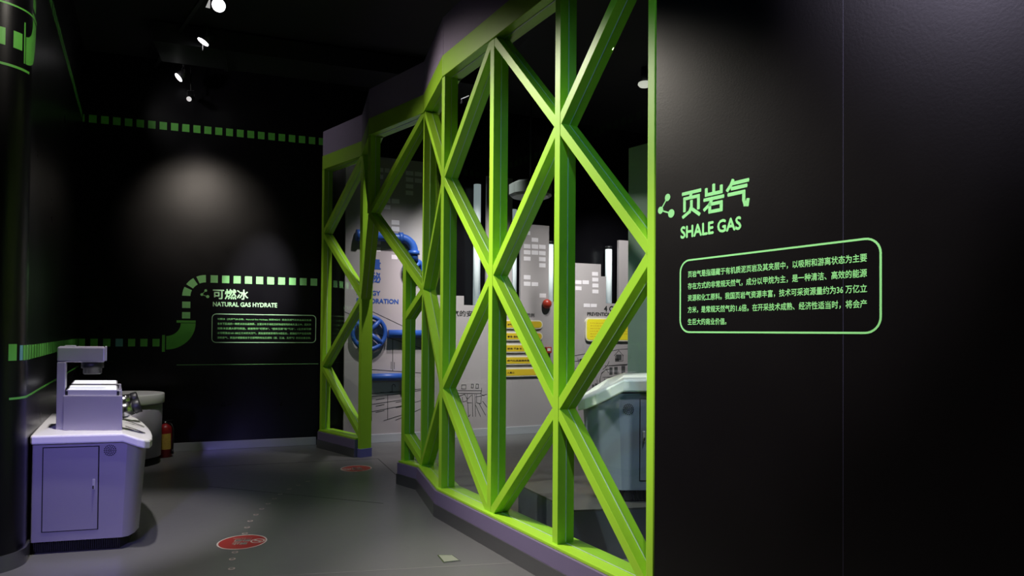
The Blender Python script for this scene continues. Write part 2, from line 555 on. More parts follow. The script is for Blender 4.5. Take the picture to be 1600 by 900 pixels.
# ------------------------------------------------------------------ left wall with its rounded end
R_END = 0.20
CEN = Vector((-3.41, 4.335, 0))
TH_LIM = -1.0
N0 = Vector((0.872, 0.489, 0)).normalized()
T0 = Vector((-N0.y, N0.x, 0))
TH0 = math.atan2(N0.y, N0.x)
class LeftPath:
    def at(self, s, z, d=0.0):
        if s >= 0:
            return CEN + N0 * (R_END + d) + T0 * s + Vector((0, 0, z))
        th = TH0 + s / R_END
        if th < TH_LIM:                                # past the corner the wall runs straight on, away to the left
            n = Vector((math.cos(TH_LIM), math.sin(TH_LIM), 0))
            return CEN + n * (R_END + d) + Vector((n.y, -n.x, 0)) * (TH_LIM - th) * R_END + Vector((0, 0, z))
        return CEN + Vector((math.cos(th), math.sin(th), 0)) * (R_END + d) + Vector((0, 0, z))
LEFT = LeftPath()
SEND = 4.26
S0 = -1.60
def left_strip(mb, s0, s1, z0, z1, d0, d1):
    n = 1 if (s0 >= 0) else max(1, int((min(s1, 0) - s0) / 0.015)) + (1 if s1 > 0 else 0)
    ss = []
    if s0 < 0:
        m_ = max(1, int((min(s1, 0) - s0) / 0.015))
        ss = [s0 + (min(s1, 0) - s0) * k / m_ for k in range(m_ + 1)]
        if s1 > 0: ss.append(s1)
    else:
        ss = [s0, s1]
    for a, b in zip(ss[:-1], ss[1:]):
        mb.prism([LEFT.at(a, z0, d0), LEFT.at(b, z0, d0), LEFT.at(b, z0, d1), LEFT.at(a, z0, d1)],
                 [LEFT.at(a, z1, d0), LEFT.at(b, z1, d0), LEFT.at(b, z1, d1), LEFT.at(a, z1, d1)])
    return mb
ss = [S0 + (0 - S0) * k / 110 for k in range(111)] + [SEND]
outer = [LEFT.at(s, 0, 0) for s in ss]
inner = [LEFT.at(s, 0, -0.12) for s in ss][::-1]
mb = MB()
m_, fs = len(ss), []
mb.add([p for p in outer] + [p + Vector((0, 0, CEIL)) for p in outer], [(i, i + 1, m_ + i + 1, m_ + i) for i in range(m_ - 1)], True)
mb.add([p for p in inner] + [p + Vector((0, 0, CEIL)) for p in inner], [(i, i + 1, m_ + i + 1, m_ + i) for i in range(m_ - 1)], True)
mb.add([LEFT.at(SEND, 0, 0), LEFT.at(SEND, 0, -0.12), LEFT.at(SEND, CEIL, -0.12), LEFT.at(SEND, CEIL, 0)], [(0, 1, 2, 3)])
mb.add([LEFT.at(S0, 0, 0), LEFT.at(S0, 0, -0.12), LEFT.at(S0, CEIL, -0.12), LEFT.at(S0, CEIL, 0)], [(0, 1, 2, 3)])
wall_left = mb.build('wall_left', M['black_wall'], kind='structure')
mb = MB()
outs = [LEFT.at(s, 0, 0.014) for s in ss]
ins = [LEFT.at(s, 0, 0.0) for s in ss]
zz = Vector((0, 0, 0.105))
mb.add(outs + [p + zz for p in outs], [(i, i + 1, m_ + i + 1, m_ + i) for i in range(m_ - 1)], True)
mb.add([p + zz for p in outs] + [p + zz for p in ins], [(i, i + 1, m_ + i + 1, m_ + i) for i in range(m_ - 1)])
mb.build('baseboard_left', M['skirt'], kind='structure')
def left_dash(s0, s1, z0, z1, mt, name='dash'):
    m = MB()
    left_strip(m, s0, s1, z0, z1, 0.0, 0.0018)
    return m.build(name, mt, wall_left)
left_dash(-0.188, -0.136, 1.345, 1.452, M['decal_green'])
for s, w in ((-0.112, 0.026), (-0.080, 0.030), (-0.042, 0.062), (0.05, 0.085)):
    left_dash(s, s + w, 1.345, 1.443, M['decal_teal'] if s < -0.1 else M['decal_green'])
for k in range(28):
    s = 0.18 + k * 0.140
    left_dash(s, s + 0.092, 1.345, 1.440, M['decal_green'])
for k in range(28):
    s = 0.35 + k * 0.135
    left_dash(s, s + 0.086, 4.110, 4.205, M['decal_green'])
left_dash(-0.180, SEND, 1.093, 1.107, M['decal_green'], 'thin_line')
left_dash(-1.1, -0.07, 3.236, 3.252, M['decal_green'], 'ring_line')
left_dash(-1.1, 0.06, 3.632, 3.644, M['decal_green'], 'ring_line')
for s in (-0.83, -0.72, -0.61, -0.50, -0.40, -0.30, -0.192):
    left_dash(s, s + (0.064 if s < -0.25 else 0.057), 3.365, 3.475, M['decal_green'])
left_dash(-0.121, -0.112, 3.29, 3.56, M['decal_green'], 'pipe_flange')
m = MB()
nn, nr = 14, 7
for k in range(nn):                                   # elbow print, bending up; fine facets follow the rounded corner
    a0, a1 = math.radians(-90 + 90 * k / nn), math.radians(-90 + 90 * (k + 1) / nn)
    for j in range(nr):
        f0, f1 = j / nr, (j + 1) / nr
        q = []
        for f, a in ((f0, a0), (f1, a0), (f1, a1), (f0, a1)):
            q.append((-0.107 + (0.08 + 0.12 * f) * math.cos(a), 3.62 + (0.15 + 0.18 * f) * math.sin(a)))
        m.add([LEFT.at(s, z, 0.0025) for s, z in q], [(0, 1, 2, 3)])
m.build('pipe_elbow', M['decal_green'], wall_left)
left_dash(-0.03, 0.13, 3.64, 3.665, M['decal_green'], 'pipe_flange')
for z in (3.70, 3.84, 3.98):
    left_dash(-0.015, 0.08, z, z + 0.085, M['decal_green'])

# ------------------------------------------------------------------ right wall
mb = MB()
RIGHT.box(mb, 0.035, 3.6, 0, CEIL, -0.16, 0)
wall_right = mb.build('wall_right', M['black_wall_r'], kind='structure')
mb = MB()
RIGHT.box(mb, 1.0555, 1.0575, 0, CEIL, -0.001, 0.0006)
mb.build('panel_joint', M['joint'], wall_right)
mb = MB()
RIGHT.box(mb, 0.04, 3.6, 0, 0.105, 0, 0.014)
mb.build('baseboard_right', M['skirt'], kind='structure')
icon(RIGHT, 0.108, 2.178, 0.092, M['decal_mint'], wall_right)

def round_strokes(fr, name, strokes, s0, z0, k, kz, w, mt, parent):
    """rounded lettering drawn stroke by stroke; strokes on a 100-unit square per character"""
    m = MB()
    for i, st in enumerate(strokes):
        P_ = [(s0 + x * k, z0 + y * kz) for x, y in st]
        d_ = 0.0015 + 0.00005 * (i % 6)
        fr.stroke(m, P_, w, 0, d_)
        for c in P_:
            fr.poly(m, [(c[0] + w / 2 * math.cos(t * PI / 7), c[1] + w / 2 * math.sin(t * PI / 7)) for t in range(14)], 0, d_ + 0.0004)
    return m.build(name, mt, parent)
YE = [[(4, 92), (96, 92)], [(50, 92), (44, 72)], [(12, 26), (12, 72), (88, 72), (88, 26)], [(50, 56), (50, 36), (40, 18), (6, 2)], [(58, 24), (92, 2)]]
YAN = [[(50, 98), (50, 68)], [(12, 88), (12, 68), (88, 68), (88, 88)], [(4, 50), (96, 50)], [(42, 50), (30, 30), (4, 14)], [(30, 30), (30, 2), (88, 2), (88, 30), (30, 30)]]
QI = [[(26, 98), (18, 84), (2, 68)], [(24, 88), (96, 88)], [(24, 70), (88, 70)], [(8, 50), (78, 50), (78, 22), (84, 4), (94, 2), (97, 18)]]
for x_, ch in ((0, YE), (1, YAN), (2, QI)):
    round_strokes(RIGHT, 'heading', ch, 0.222 + x_ * 0.1385, 2.118, 0.00118, 0.00125, 0.0165, M['decal_mint'], wall_right)
wall_text(RIGHT, 'subheading', 'SHALE GAS', 0.213, 2.017, 0.363, 0.056, M['decal_mint'], wall_right, 0.034)
mb = MB()
outline(RIGHT, mb, 0.206, 1.205, 1.554, 1.910, 0.062, 0.008, 0, 0.0015)
mb.build('text_border', M['decal_mint'], wall_right)
T2 = [('页岩气是指蕴藏于有机质泥页岩及其夹层中，以吸附和游离状态为主要', 0.889),
      ('存在方式的非常规天然气，成分以甲烷为主，是一种清洁、高效的能源', 0.889),
      ('资源和化工原料。我国页岩气资源丰富，技术可采资源量约为36 万亿立', 0.889),
      ('方米，是常规天然气的1.6倍。在开采技术成熟、经济性适当时，将会产', 0.889),
      ('生巨大的商业价值。', 0.236)]
for k, (t, w) in enumerate(T2):
    wall_text(RIGHT, 'text_line', t, 0.261, 1.821 - k * 0.0570, w, 0.0315 if k < 4 else 0.030, M['decal_mint'], wall_right, 0.016)

# ------------------------------------------------------------------ inner room: black walls and grey-green board
mb = MB()
PRINT.box(mb, -0.60, 6.0, 0, CEIL, -0.42, -0.30)
wall_inner = mb.build('wall_inner', M['black_wall'], kind='structure')
mb = MB()
q0 = Vector((1.154, 6.60, 0)); q1 = q0 + Vector((0.639, -0.769, 0)) * 2.4
e = (q1 - q0).normalized(); nrm = Vector((e.y, -e.x, 0))
mb.prism([q0, q1, q1 - nrm * 0.09, q0 - nrm * 0.09], [p + Vector((0, 0, 3.40)) for p in (q0, q1, q1 - nrm * 0.09, q0 - nrm * 0.09)])
mb.build('wall_inner_right', M['teal_panel'], kind='structure')

# ------------------------------------------------------------------ lattice partition of green tubes and glass
V = {'V1': (-2.5532, 8.8906), 'V2': (-1.8691, 8.1729), 'V2p': (-1.5916, 7.3098), 'V3': (-0.8867, 6.5496),
     'V4': (-0.598, 5.6173), 'P5': (-0.1619, 4.8925), 'P6': (0.2809, 4.1526), 'P7': (0.7171, 3.4288)}
Z0, L1, L2, L3, L4 = 0.235, 1.074, 1.969, 2.859, 3.735
BEAM_T, FASC_T = 3.905, 4.235
lat = empty('lattice_partition', (0.05, 4.55, 0),
            label='lime green lattice frame with diagonal braces holding clear glass, on a purple-grey kerb beside the floor path',
            cat='glass partition')
TW, TD = 0.058, 0.125
def member(name, fr, p, q, w=TW, depth=TD, d1=0.0, seal=True):
    """square tube in the plane of a face from (s,z) p to q; its front face lies d1 off the face line"""
    if name == 'post': d1 = 0.002                     # posts stand a hair proud of the braces
    a, b = fr.at(*p, d1), fr.at(*q, d1)
    e = (b - a).normalized()
    side = e.cross(fr.n).normalized()
    m = MB()
    m.box((a + b) / 2 - fr.n * depth / 2, ((b - a).length / 2, w / 2, depth / 2), (e, side, fr.n))
    o = m.build(name, M['green'], lat, bevel=0.002)
    if seal:
        m = MB()
        m.box((a + b) / 2 - fr.n * depth * 0.5, ((b - a).length / 2 - 0.03, w / 2 + 0.003, 0.0028), (e, side, fr.n))
        m.build('glazing_seal', M['seal'], o)
    return o
def pane(fr, pts):
    m = MB()
    fr.poly(m, pts, -TD / 2 - 0.004, -TD / 2 + 0.004)
    return m.build('glass_pane', M['glass'], lat)

F1 = Frame(V['V1'], V['V2'])
FR = Frame(V['V2'], V['V2p'])
F2 = Frame(V['V2p'], V['V3'])
F3 = Frame(V['V3'], V['V4'])
FC = Frame(V['V4'], V['P7'])
JS = 0.689 * F2.len                                  # the doorway jamb on the second face
BAY = FC.len / 3
# posts
member('post', F1, (0.0, Z0 - 0.02), (0.0, L4))
member('post', F1, (F1.len, 0.10), (F1.len, L4), w=0.06, depth=0.155, seal=False)
m = MB(); F1.box(m, F1.len - 0.034, F1.len + 0.034, 0.0, 0.105, -0.16, 0.005); m.build('post_foot', M['foot'], lat, bevel=0.002)
member('post', F2, (0.0, L3), (0.0, L4))
member('post', F2, (JS, Z0 - 0.02), (JS, 2.246))
member('post', F3, (0.0, Z0 - 0.02), (0.0, L4))
for k in range(3):
    member('post', FC, (BAY * k, Z0 - 0.02), (BAY * k, L4 if k < 3 else L4))
member('post', FC, (FC.len, 0.0), (FC.len, CEIL), w=0.052)
# braces
def brace(fr, p, q):
    a, b = Vector(p), Vector(q)
    return member('brace', fr, tuple(a), tuple(b))
def zig(fr, s0, s1, seq):
    for (i, z), (j, z2) in zip(seq[:-1], seq[1:]):
        brace(fr, (s0 if i == 0 else s1, z), (s0 if j == 0 else s1, z2))
zig(F1, 0, F1.len, [(1, L4), (0, L3), (1, L2), (0, L1), (1, Z0 + 0.02)])
zig(FR, 0, FR.len, [(0, L4), (1, L3), (0, L2)])
zig(F2, 0, F2.len, [(1, L4), (0, L3), (1, L2)])
k = (F2.len - JS) / F2.len
brace(F2, (F2.len, L2), (JS, L2 - (L2 - L1) * k))
brace(F2, (F2.len, Z0 + 0.02), (JS, Z0 + (L1 - Z0) * k))
zig(F3, 0, F3.len, [(0, L4), (1, L3), (0, L2), (1, L1), (0, Z0 + 0.02)])
zig(FC, 0, BAY, [(1, L4), (0, L3), (1, L2), (0, L1), (1, Z0 - 0.03)])
zig(FC, BAY, BAY * 2, [(0, L4), (1, L3), (0, L2), (1, L1), (0, Z0 - 0.03)])
zig(FC, BAY * 2, BAY * 3, [(1, L4), (0, L3), (1, L2), (0, L1), (1, Z0 - 0.03)])
# head beams and fascias
for fr in (F1, FR, F2, F3, FC):
    m = MB()
    fr.box(m, -0.012, fr.len + 0.012, L4 - 0.012, BEAM_T, -0.155, 0.012)
    o = m.build('head_beam', M['green'], lat, bevel=0.003)
    m = MB(); fr.box(m, 0.02, fr.len - 0.02, L4 - 0.0155, L4 - 0.010, -TD / 2 - 0.0045, -TD / 2 + 0.0045); m.build('glazing_seal', M['seal'], o)
    m = MB()
    fr.box(m, -0.006, fr.len + 0.006, BEAM_T, FASC_T, -0.15, 0.008)
    m.build('fascia', M['fascia'], lat)
# panes
pane(F1, [(0, Z0), (F1.len, Z0), (F1.len, L4), (0, L4)])
pane(FR, [(0, L2), (FR.len, L3), (FR.len, L4), (0, L4)])
pane(F2, [(JS, Z0), (F2.len, Z0), (F2.len, L4), (0, L4), (0, L3), (JS, 2.246)])
pane(F3, [(0, Z0), (F3.len, Z0), (F3.len, L4), (0, L4)])
for k in range(3):
    pane(FC, [(BAY * k, Z0), (BAY * (k + 1), Z0), (BAY * (k + 1), L4), (BAY * k, L4)])
# kerbs and sills
def offset_line(pts, d):
    out = []
    for i, p in enumerate(pts):
        p = Vector(p)
        dirs = []
        if i > 0: dirs.append((p - Vector(pts[i - 1])).normalized())
        if i < len(pts) - 1: dirs.append((Vector(pts[i + 1]) - p).normalized())
        ns = [Vector((t.y, -t.x)) for t in dirs]
        n = sum(ns, Vector((0, 0))).normalized()
        out.append(p + n * d / max(0.35, n.dot(ns[0])))
    return out
def ribbon(name, pts, d0, d1, z0, z1, mt, bevel=0.0):
    a, b = offset_line(pts, d0), offset_line(pts, d1)
    n = len(pts)
    m = MB()
    vs = [Vector((*p, z0)) for p in a] + [Vector((*p, z0)) for p in b] + [Vector((*p, z1)) for p in a] + [Vector((*p, z1)) for p in b]
    fs = []
    for i in range(n - 1):
        fs += [(i, i + 1, n + i + 1, n + i), (2 * n + i, 2 * n + i + 1, 3 * n + i + 1, 3 * n + i), (i, i + 1, 2 * n + i + 1, 2 * n + i), (n + i, n + i + 1, 3 * n + i + 1, 3 * n + i)]
    fs += [(0, n, 3 * n, 2 * n), (n - 1, 2 * n - 1, 4 * n - 1, 3 * n - 1)]
    m.add(vs, fs)
    return m.build(name, mt, lat, bevel=bevel)
Jx = F2.at(JS - 0.034, 0)
KA = [(V['V1'][0], V['V1'][1]), tuple(F1.at(F1.len - 0.036, 0).xy)]
ext = FC.at(FC.len - 0.03, 0)
KB = [tuple(Jx.xy), V['V3'], V['V4'], tuple(ext.xy)]
for K in (KA, KB):
    ribbon('kerb', K, -0.19, 0.045, 0.0, 0.214, M['kerb'], 0.002)
    ribbon('kerb_skirting', K, 0.0455, 0.056, 0.0, 0.106, M['skirt'], 0.002)
    ribbon('sill', K, -0.175, 0.030, 0.2145, Z0, M['green'], 0.003)
    ribbon('sill_groove', K, -TD / 2 - 0.003, -TD / 2 + 0.003, Z0 + 0.0005, Z0 + 0.003, M['seal'])
# ------------------------------------------------------------------ skyline cut-outs with print in the inner room
WIN= [(-0.12, 3.789, -0.049, 3.847), (-0.028, 3.79, 0.042, 3.849), (-0.123, 3.693, -0.048, 3.753), (0.275, 3.785, 0.383, 3.846), (0.407, 3.785, 0.514, 3.845), (0.276, 3.692, 0.384, 3.753), (0.408, 3.689, 0.515, 3.751), (0.277, 3.598, 0.385, 3.656), (0.278, 3.503, 0.384, 3.563), (-0.007, 3.364, 0.056, 3.427), (0.074, 3.367, 0.185, 3.429), (-0.034, 3.273, 0.057, 3.334), (0.076, 3.063, 0.188, 3.128), (0.077, 2.971, 0.188, 3.036), (0.111, 2.924, 0.189, 2.943), (-0.159, 2.769, -0.074, 2.83), (-0.169, 2.67, -0.073, 2.73), (0.402, 2.676, 0.447, 2.736), (0.081, 2.574, 0.171, 2.635), (0.244, 2.668, 0.319, 2.728), (0.386, 2.589, 0.448, 2.631), (-0.16, 2.924, -0.107, 2.94), (1.764, 3.628, 1.842, 3.682), (1.765, 3.537, 1.843, 3.589), (1.766, 3.438, 1.843, 3.494), (1.767, 3.347, 1.844, 3.401), (2.173, 3.055, 2.241, 3.115), (2.266, 2.955, 2.378, 3.017), (2.134, 2.846, 2.247, 2.912), (2.267, 2.849, 2.379, 2.915), (2.394, 2.852, 2.507, 2.916), (2.134, 2.754, 2.248, 2.819), (2.267, 2.756, 2.38, 2.82), (2.394, 2.754, 2.508, 2.819), (2.135, 2.657, 2.249, 2.719), (2.395, 2.661, 2.508, 2.726), (2.398, 2.566, 2.509, 2.63), (2.137, 2.368, 2.251, 2.434), (2.138, 2.269, 2.251, 2.333), (2.271, 2.27, 2.383, 2.329), (2.408, 2.096, 2.521, 2.16), (3.345, 2.473, 3.457, 2.535), (3.35, 2.381, 3.462, 2.443), (3.353, 2.286, 3.465, 2.348), (3.353, 2.191, 3.466, 2.251), (3.038, 2.328, 3.152, 2.389), (3.168, 2.333, 3.286, 2.394), (3.039, 2.232, 3.153, 2.293), (3.194, 1.964, 3.312, 2.022), (3.324, 1.967, 3.436, 2.021)]
LINES= [[(-0.197, 1.834), (0.272, 1.621)], [(-0.194, 1.544), (0.105, 1.447), (0.274, 1.392), (0.515, 1.315)], [(0.109, 1.447), (0.114, 1.001)], [(-0.188, 1.021), (0.109, 0.995), (0.519, 0.961)], [(-0.185, 0.686), (0.274, 0.71), (0.521, 0.732)], [(-0.185, 0.643), (0.274, 0.672), (0.521, 0.714)], [(-0.18, 0.643), (-0.177, 0.31)], [(0.046, 0.662), (0.049, 0.315)], [(-0.179, 0.534), (0.047, 0.561), (0.275, 0.588)], [(-0.178, 0.434), (0.048, 0.469), (0.276, 0.504), (0.522, 0.562)], [(-0.119, 0.597), (-0.002, 0.613)], [(-0.118, 0.51), (-0.001, 0.527)], [(-0.117, 0.423), (-0.001, 0.444)], [(0.163, 0.552), (0.271, 0.566)], [(0.164, 0.477), (0.272, 0.495)], [(-0.006, 0.302), (0.277, 0.378)], [(0.161, 0.301), (0.278, 0.344), (0.523, 0.445)], [(0.09, 1.123), (0.091, 1.024)], [(0.135, 1.118), (0.136, 1.023)], [(0.108, 0.704), (0.107, 0.792), (0.122, 0.807), (0.145, 0.802), (0.152, 0.769)], [(0.079, 0.705), (0.135, 0.703)], [(-0.054, 0.698), (0.27, 0.688)], [(-0.315, 1.712), (-0.561, 1.816)], [(1.051, 0.692), (1.46, 0.68)], [(1.071, 0.654), (1.453, 0.637)], [(1.143, 0.774), (1.144, 0.714), (1.21, 0.712), (1.21, 0.773), (1.143, 0.774)], [(1.297, 0.783), (1.294, 0.726), (1.324, 0.726), (1.326, 0.782), (1.297, 0.783)], [(1.371, 0.781), (1.365, 0.718), (1.405, 0.717), (1.407, 0.78), (1.371, 0.781)], [(1.239, 0.508), (1.254, 0.299), (1.28, 0.33)], [(1.311, 0.631), (1.321, 0.303)], [(1.352, 0.63), (1.365, 0.301)], [(1.367, 0.465), (1.443, 0.297)], [(1.421, 0.488), (1.524, 0.313)], [(1.475, 0.524), (1.544, 0.433)], [(1.46, 0.716), (1.447, 0.627), (1.502, 0.6)], [(1.098, 0.625), (1.179, 0.447)], [(1.111, 0.612), (1.191, 0.635), (1.232, 0.558), (1.298, 0.619)], [(1.366, 0.592), (1.447, 0.602), (1.542, 0.624)], [(1.151, 0.598), (1.165, 0.523), (1.232, 0.539)], [(1.231, 0.634), (1.232, 0.508), (1.299, 0.505)], [(1.379, 0.629), (1.38, 0.502), (1.448, 0.487), (1.454, 0.589)], [(3.038, 1.189), (3.258, 1.224), (3.279, 1.169)], [(3.038, 1.099), (3.217, 1.115)], [(3.597, 1.24), (3.857, 1.284), (4.034, 1.294)], [(3.771, 1.184), (3.857, 1.269), (3.946, 1.182)], [(3.792, 1.183), (3.793, 1.09), (3.938, 1.096), (3.937, 1.201)], [(3.599, 1.019), (4.035, 1.043)], [(3.557, 0.835), (4.036, 0.844)], [(3.493, 0.763), (3.535, 0.909), (3.62, 0.963), (3.664, 0.907)], [(3.092, 1.152), (3.113, 1.054), (3.225, 1.06), (3.216, 1.133)], [(3.037, 0.988), (3.154, 1.003), (3.235, 1.145)], [(3.673, 1.019), (4.017, 1.031)], [(3.618, 0.802), (4.018, 0.802)], [(3.505, 0.821), (3.516, 0.644)], [(3.589, 0.819), (3.581, 0.674)], [(3.854, 0.927), (3.864, 0.846), (4.028, 0.842)], [(3.523, 0.885), (3.617, 0.964), (3.673, 0.963)], [(3.618, 0.77), (4.019, 0.769)], [(3.449, 0.798), (3.46, 0.621)], [(3.56, 0.964), (3.644, 1.028), (3.672, 1.092)]]
DARKWIN= [(3.132, 1.058, 3.175, 1.137), (3.682, 0.873, 3.739, 0.995), (3.773, 0.879, 3.838, 1.001), (3.911, 0.885, 3.982, 1.016), (3.684, 0.706, 3.735, 0.752), (3.769, 0.733, 3.826, 0.75), (3.922, 0.73, 3.98, 0.754), (3.357, 0.624, 3.398, 0.724), (3.409, 0.622, 3.45, 0.742), (3.795, 1.099, 3.862, 1.139), (3.805, 1.108, 3.911, 1.202), (3.125, 1.061, 3.208, 1.134)]

sky = empty('skyline_board', tuple(PRINT.at(1.7, 0)), label='lilac-grey city skyline cut-out board with pale window squares and line drawings behind the glass', cat='display board')
def board(s0, s1, top, d=0.0, name='building_board'):
    m = MB(); PRINT.box(m, s0, s1, 0.0, top, d - 0.05, d); return m.build(name, M['printwall'], sky)
SKYL = [(-0.56, 0.66, 4.0), (0.66, 1.168, 2.085), (1.168, 1.518, 1.95), (1.518, 1.94, 3.90), (1.94, 2.083, 1.95), (2.083, 2.567, 3.22),
        (2.567, 3.03, 2.04), (3.03, 3.511, 2.665), (3.511, 3.609, 2.47), (3.609, 3.85, 2.035), (3.85, 4.7, 3.08)]
for a in SKYL:
    board(*a)
m = MB(); PRINT.box(m, -0.56, 4.7, 0, 0.118, 0, 0.015)
m.build('plinth', M['skirt_light'], sky, bevel=0.003)
for (a, z0, b, z1) in WIN:
    m = MB(); PRINT.box(m, a, b, z0, z1, 0, 0.002); m.build('window_square', M['square'], sky)
m = MB()
for L in LINES:
    PRINT.stroke(m, L, 0.0075, 0, 0.0016)
m.build('line_drawing', M['ink'], sky, kind='stuff')
for (a, z0, b, z1) in DARKWIN:
    m = MB(); PRINT.box(m, a, b, z0, z1, 0, 0.0014); m.build('drawn_window', M['windowink'], sky)
wall_text(PRINT, 'blue_lettering', '能量', -0.335, 2.42, 0.262, 0.14, M['blue_text'], sky, 0.03, 0.003)
wall_text(PRINT, 'blue_lettering', '探秘', -0.335, 2.235, 0.262, 0.14, M['blue_text'], sky, 0.03, 0.003)
wall_text(PRINT, 'blue_lettering', 'ENERGY', -0.40, 2.055, 0.325, 0.062, M['blue_text'], sky, 0.04, 0.003)
wall_text(PRINT, 'blue_lettering', 'EXPLORATION', -0.40, 1.945, 0.582, 0.062, M['blue_text'], sky, 0.04, 0.003)
wall_text(PRINT, 'board_heading', '油气的安全', 0.885, 1.783, 0.53, 0.085, M['ink'], sky, 0.02, 0.002)
wall_text(PRINT, 'board_heading', '城镇燃气常见浪费范例', 1.62, 1.79, 0.70, 0.058, M['ink'], sky, 0.02, 0.002)
wall_text(PRINT, 'board_heading', '4 CO', 3.575, 1.905, 0.27, 0.085, M['ink'], sky, 0.04, 0.002)
wall_text(PRINT, 'board_heading', 'PREVENTION OF', 3.262, 1.828, 0.56, 0.055, M['ink'], sky, 0.04, 0.002)
# labels with rounded ends
for k, (y0, y1) in enumerate(((1.610, 1.740), (1.430, 1.556), (1.247, 1.373), (1.062, 1.190), (0.880, 1.008))):
    m = MB()
    r = (y1 - y0) / 2
    pts = [(1.70, y0), (2.456 - r, y0)] + [(2.456 - r + r * math.sin(PI * q / 10), y0 + r - r * math.cos(PI * q / 10)) for q in range(1, 10)] + [(2.456 - r, y1), (1.70, y1)]
    PRINT.poly(m, pts, 0.0, 0.022)
    fr_ = m.build('label_board', M['cream'], sky)
    m = MB()
    r2 = r - 0.016
    pts = [(1.716, y0 + 0.016), (2.456 - r, y0 + 0.016)] + [(2.456 - r + r2 * math.sin(PI * q / 10), y0 + r - r2 * math.cos(PI * q / 10)) for q in range(1, 10)] + [(2.456 - r, y1 - 0.016), (1.716, y1 - 0.016)]
    PRINT.poly(m, pts, 0.022, 0.025)
    m.build('label_face', M['yellow'], fr_)
for k, (t, w) in enumerate((('燃气泄漏', 0.13), ('管道 连接 老化', 0.28), ('使用 不当 私 自 改', 0.36), ('燃气灶具超期未更换', 0.42), ('人离火', 0.12))):
    wall_text(PRINT, 'label_text', t, 1.86, 1.655 - k * 0.1822, w, 0.028, M['ink'], sky, 0.02, 0.0265)
m = MB(); PRINT.poly(m, rounded(3.215, 4.20, 1.42, 1.795, 0.07), 0, 0.03); yb = m.build('label_board', M['cream'], sky)
m = MB(); PRINT.poly(m, rounded(3.235, 4.18, 1.44, 1.775, 0.055), 0.03, 0.033); m.build('label_face', M['yellow2'], yb)
m = MB()
for k in range(6):
    x = 3.30
    while x < 4.10 - (0.55 if k == 5 else 0):
        w = 0.02 + 0.02 * ((k * 7 + int(x * 100)) % 3)
        PRINT.box(m, x, x + w, 1.705 - k * 0.043, 1.717 - k * 0.043, 0.033, 0.0342); x += w + 0.014
m.build('label_text', M['yellow'], sky, kind='stuff')
# blue pipe relief
def wheel(s, z, R, lab):
    e_ = empty('valve_wheel', tuple(PRINT.at(s, z, 0.0)), label=lab, cat='valve wheel')
    m = MB(); m.tube([PRINT.at(s + R * math.cos(2 * PI * k / 32), z + R * math.sin(2 * PI * k / 32), 0.06) for k in range(32)], 0.030, 10, True)
    m.build('rim', M['blue'], e_)
    for a in (50, 140, 230, 320):
        m = MB(); m.tube([PRINT.at(s, z, 0.06), PRINT.at(s + R * math.cos(math.radians(a)), z + R * math.sin(math.radians(a)), 0.06)], 0.034, 8)
        m.build('spoke', M['blue'], e_)
    m = MB(); m.lathe(PRINT.at(s, z, 0.0), PRINT.n, [(0.05, 0), (0.05, 0.08), (0.035, 0.10)], 16); m.build('hub', M['blue'], e_)
wheel(-0.235, 1.53, 0.225, 'large blue valve wheel mounted on the skyline board left of the door opening')
wheel(0.385, 2.44, 0.135, 'small blue valve wheel under the curved blue pipe on the skyline board')
def pipe(pts, r, collars, lab):
    e_ = empty('relief_pipe', tuple(pts[0]), label=lab, cat='pipe', group='blue pipes on the skyline board')
    m = MB(); m.tube(pts, r, 14); m.build('pipe_run', M['blue'], e_)
    for c, ax in collars:
        m = MB(); m.lathe(c - ax * 0.028, ax, [(r * 1.3, 0), (r * 1.3, 0.056)], 16); m.build('collar', M['blue'], e_)
P = PRINT.at
up = Vector((0, 0, 1))
pts = [P(-0.40, 2.87, 0.07), P(0.20, 2.87, 0.07)] + [P(0.20 + 0.185 * math.sin(a * PI / 16), 2.685 + 0.185 * math.cos(a * PI / 16), 0.07) for a in range(1, 9)] + [P(0.385, 2.55, 0.07)]
pipe(pts, 0.062, [(P(-0.40, 2.87, 0.07), PRINT.t), (P(0.19, 2.87, 0.07), PRINT.t), (P(0.385, 2.67, 0.07), up)], 'blue relief pipe curving downwards above the small valve wheel')
pipe([P(0.03, 1.52, 0.07), P(0.62, 1.52, 0.07)], 0.056, [(P(0.345, 1.52, 0.07), PRINT.t), (P(0.59, 1.52, 0.07), PRINT.t)], 'short straight blue pipe at the height of the large valve wheel')
pipe([P(-0.25, 0.918, 0.07), P(0.33, 0.918, 0.07)], 0.050, [(P(0.29, 0.918, 0.07), PRINT.t)], 'lowest straight blue pipe across the kitchen line drawing')
# light tubes between the buildings
for i, (s, z0, z1, lab) in enumerate(((1.41, 1.95, 3.83, 'glowing vertical light tube left of the tallest narrow skyline building'), (2.01, 1.95, 3.5, 'glowing vertical light tube right of the tallest narrow skyline building'),
                       (2.645, 2.0, 3.0, 'glowing vertical light tube beside the red alarm bell'), (3.73, 2.035, 2.985, 'glowing vertical light tube above the yellow notice'))):
    e_ = empty('light_tube', tuple(PRINT.at(s, z0, -0.12)), label=lab, cat='light tube', group='light tubes between the skyline buildings')
    m = MB(); m.lathe(PRINT.at(s, z0 - 0.05, -0.12), up, [(0.055, 0), (0.055, z1 - z0)], 20); m.build('tube', M['tube'], e_)
    m = MB(); m.lathe(PRINT.at(s, z1 - 0.05, -0.12), up, [(0.058, 0), (0.058, 0.05)], 20); m.build('end_cap', M['dark_metal'], e_)
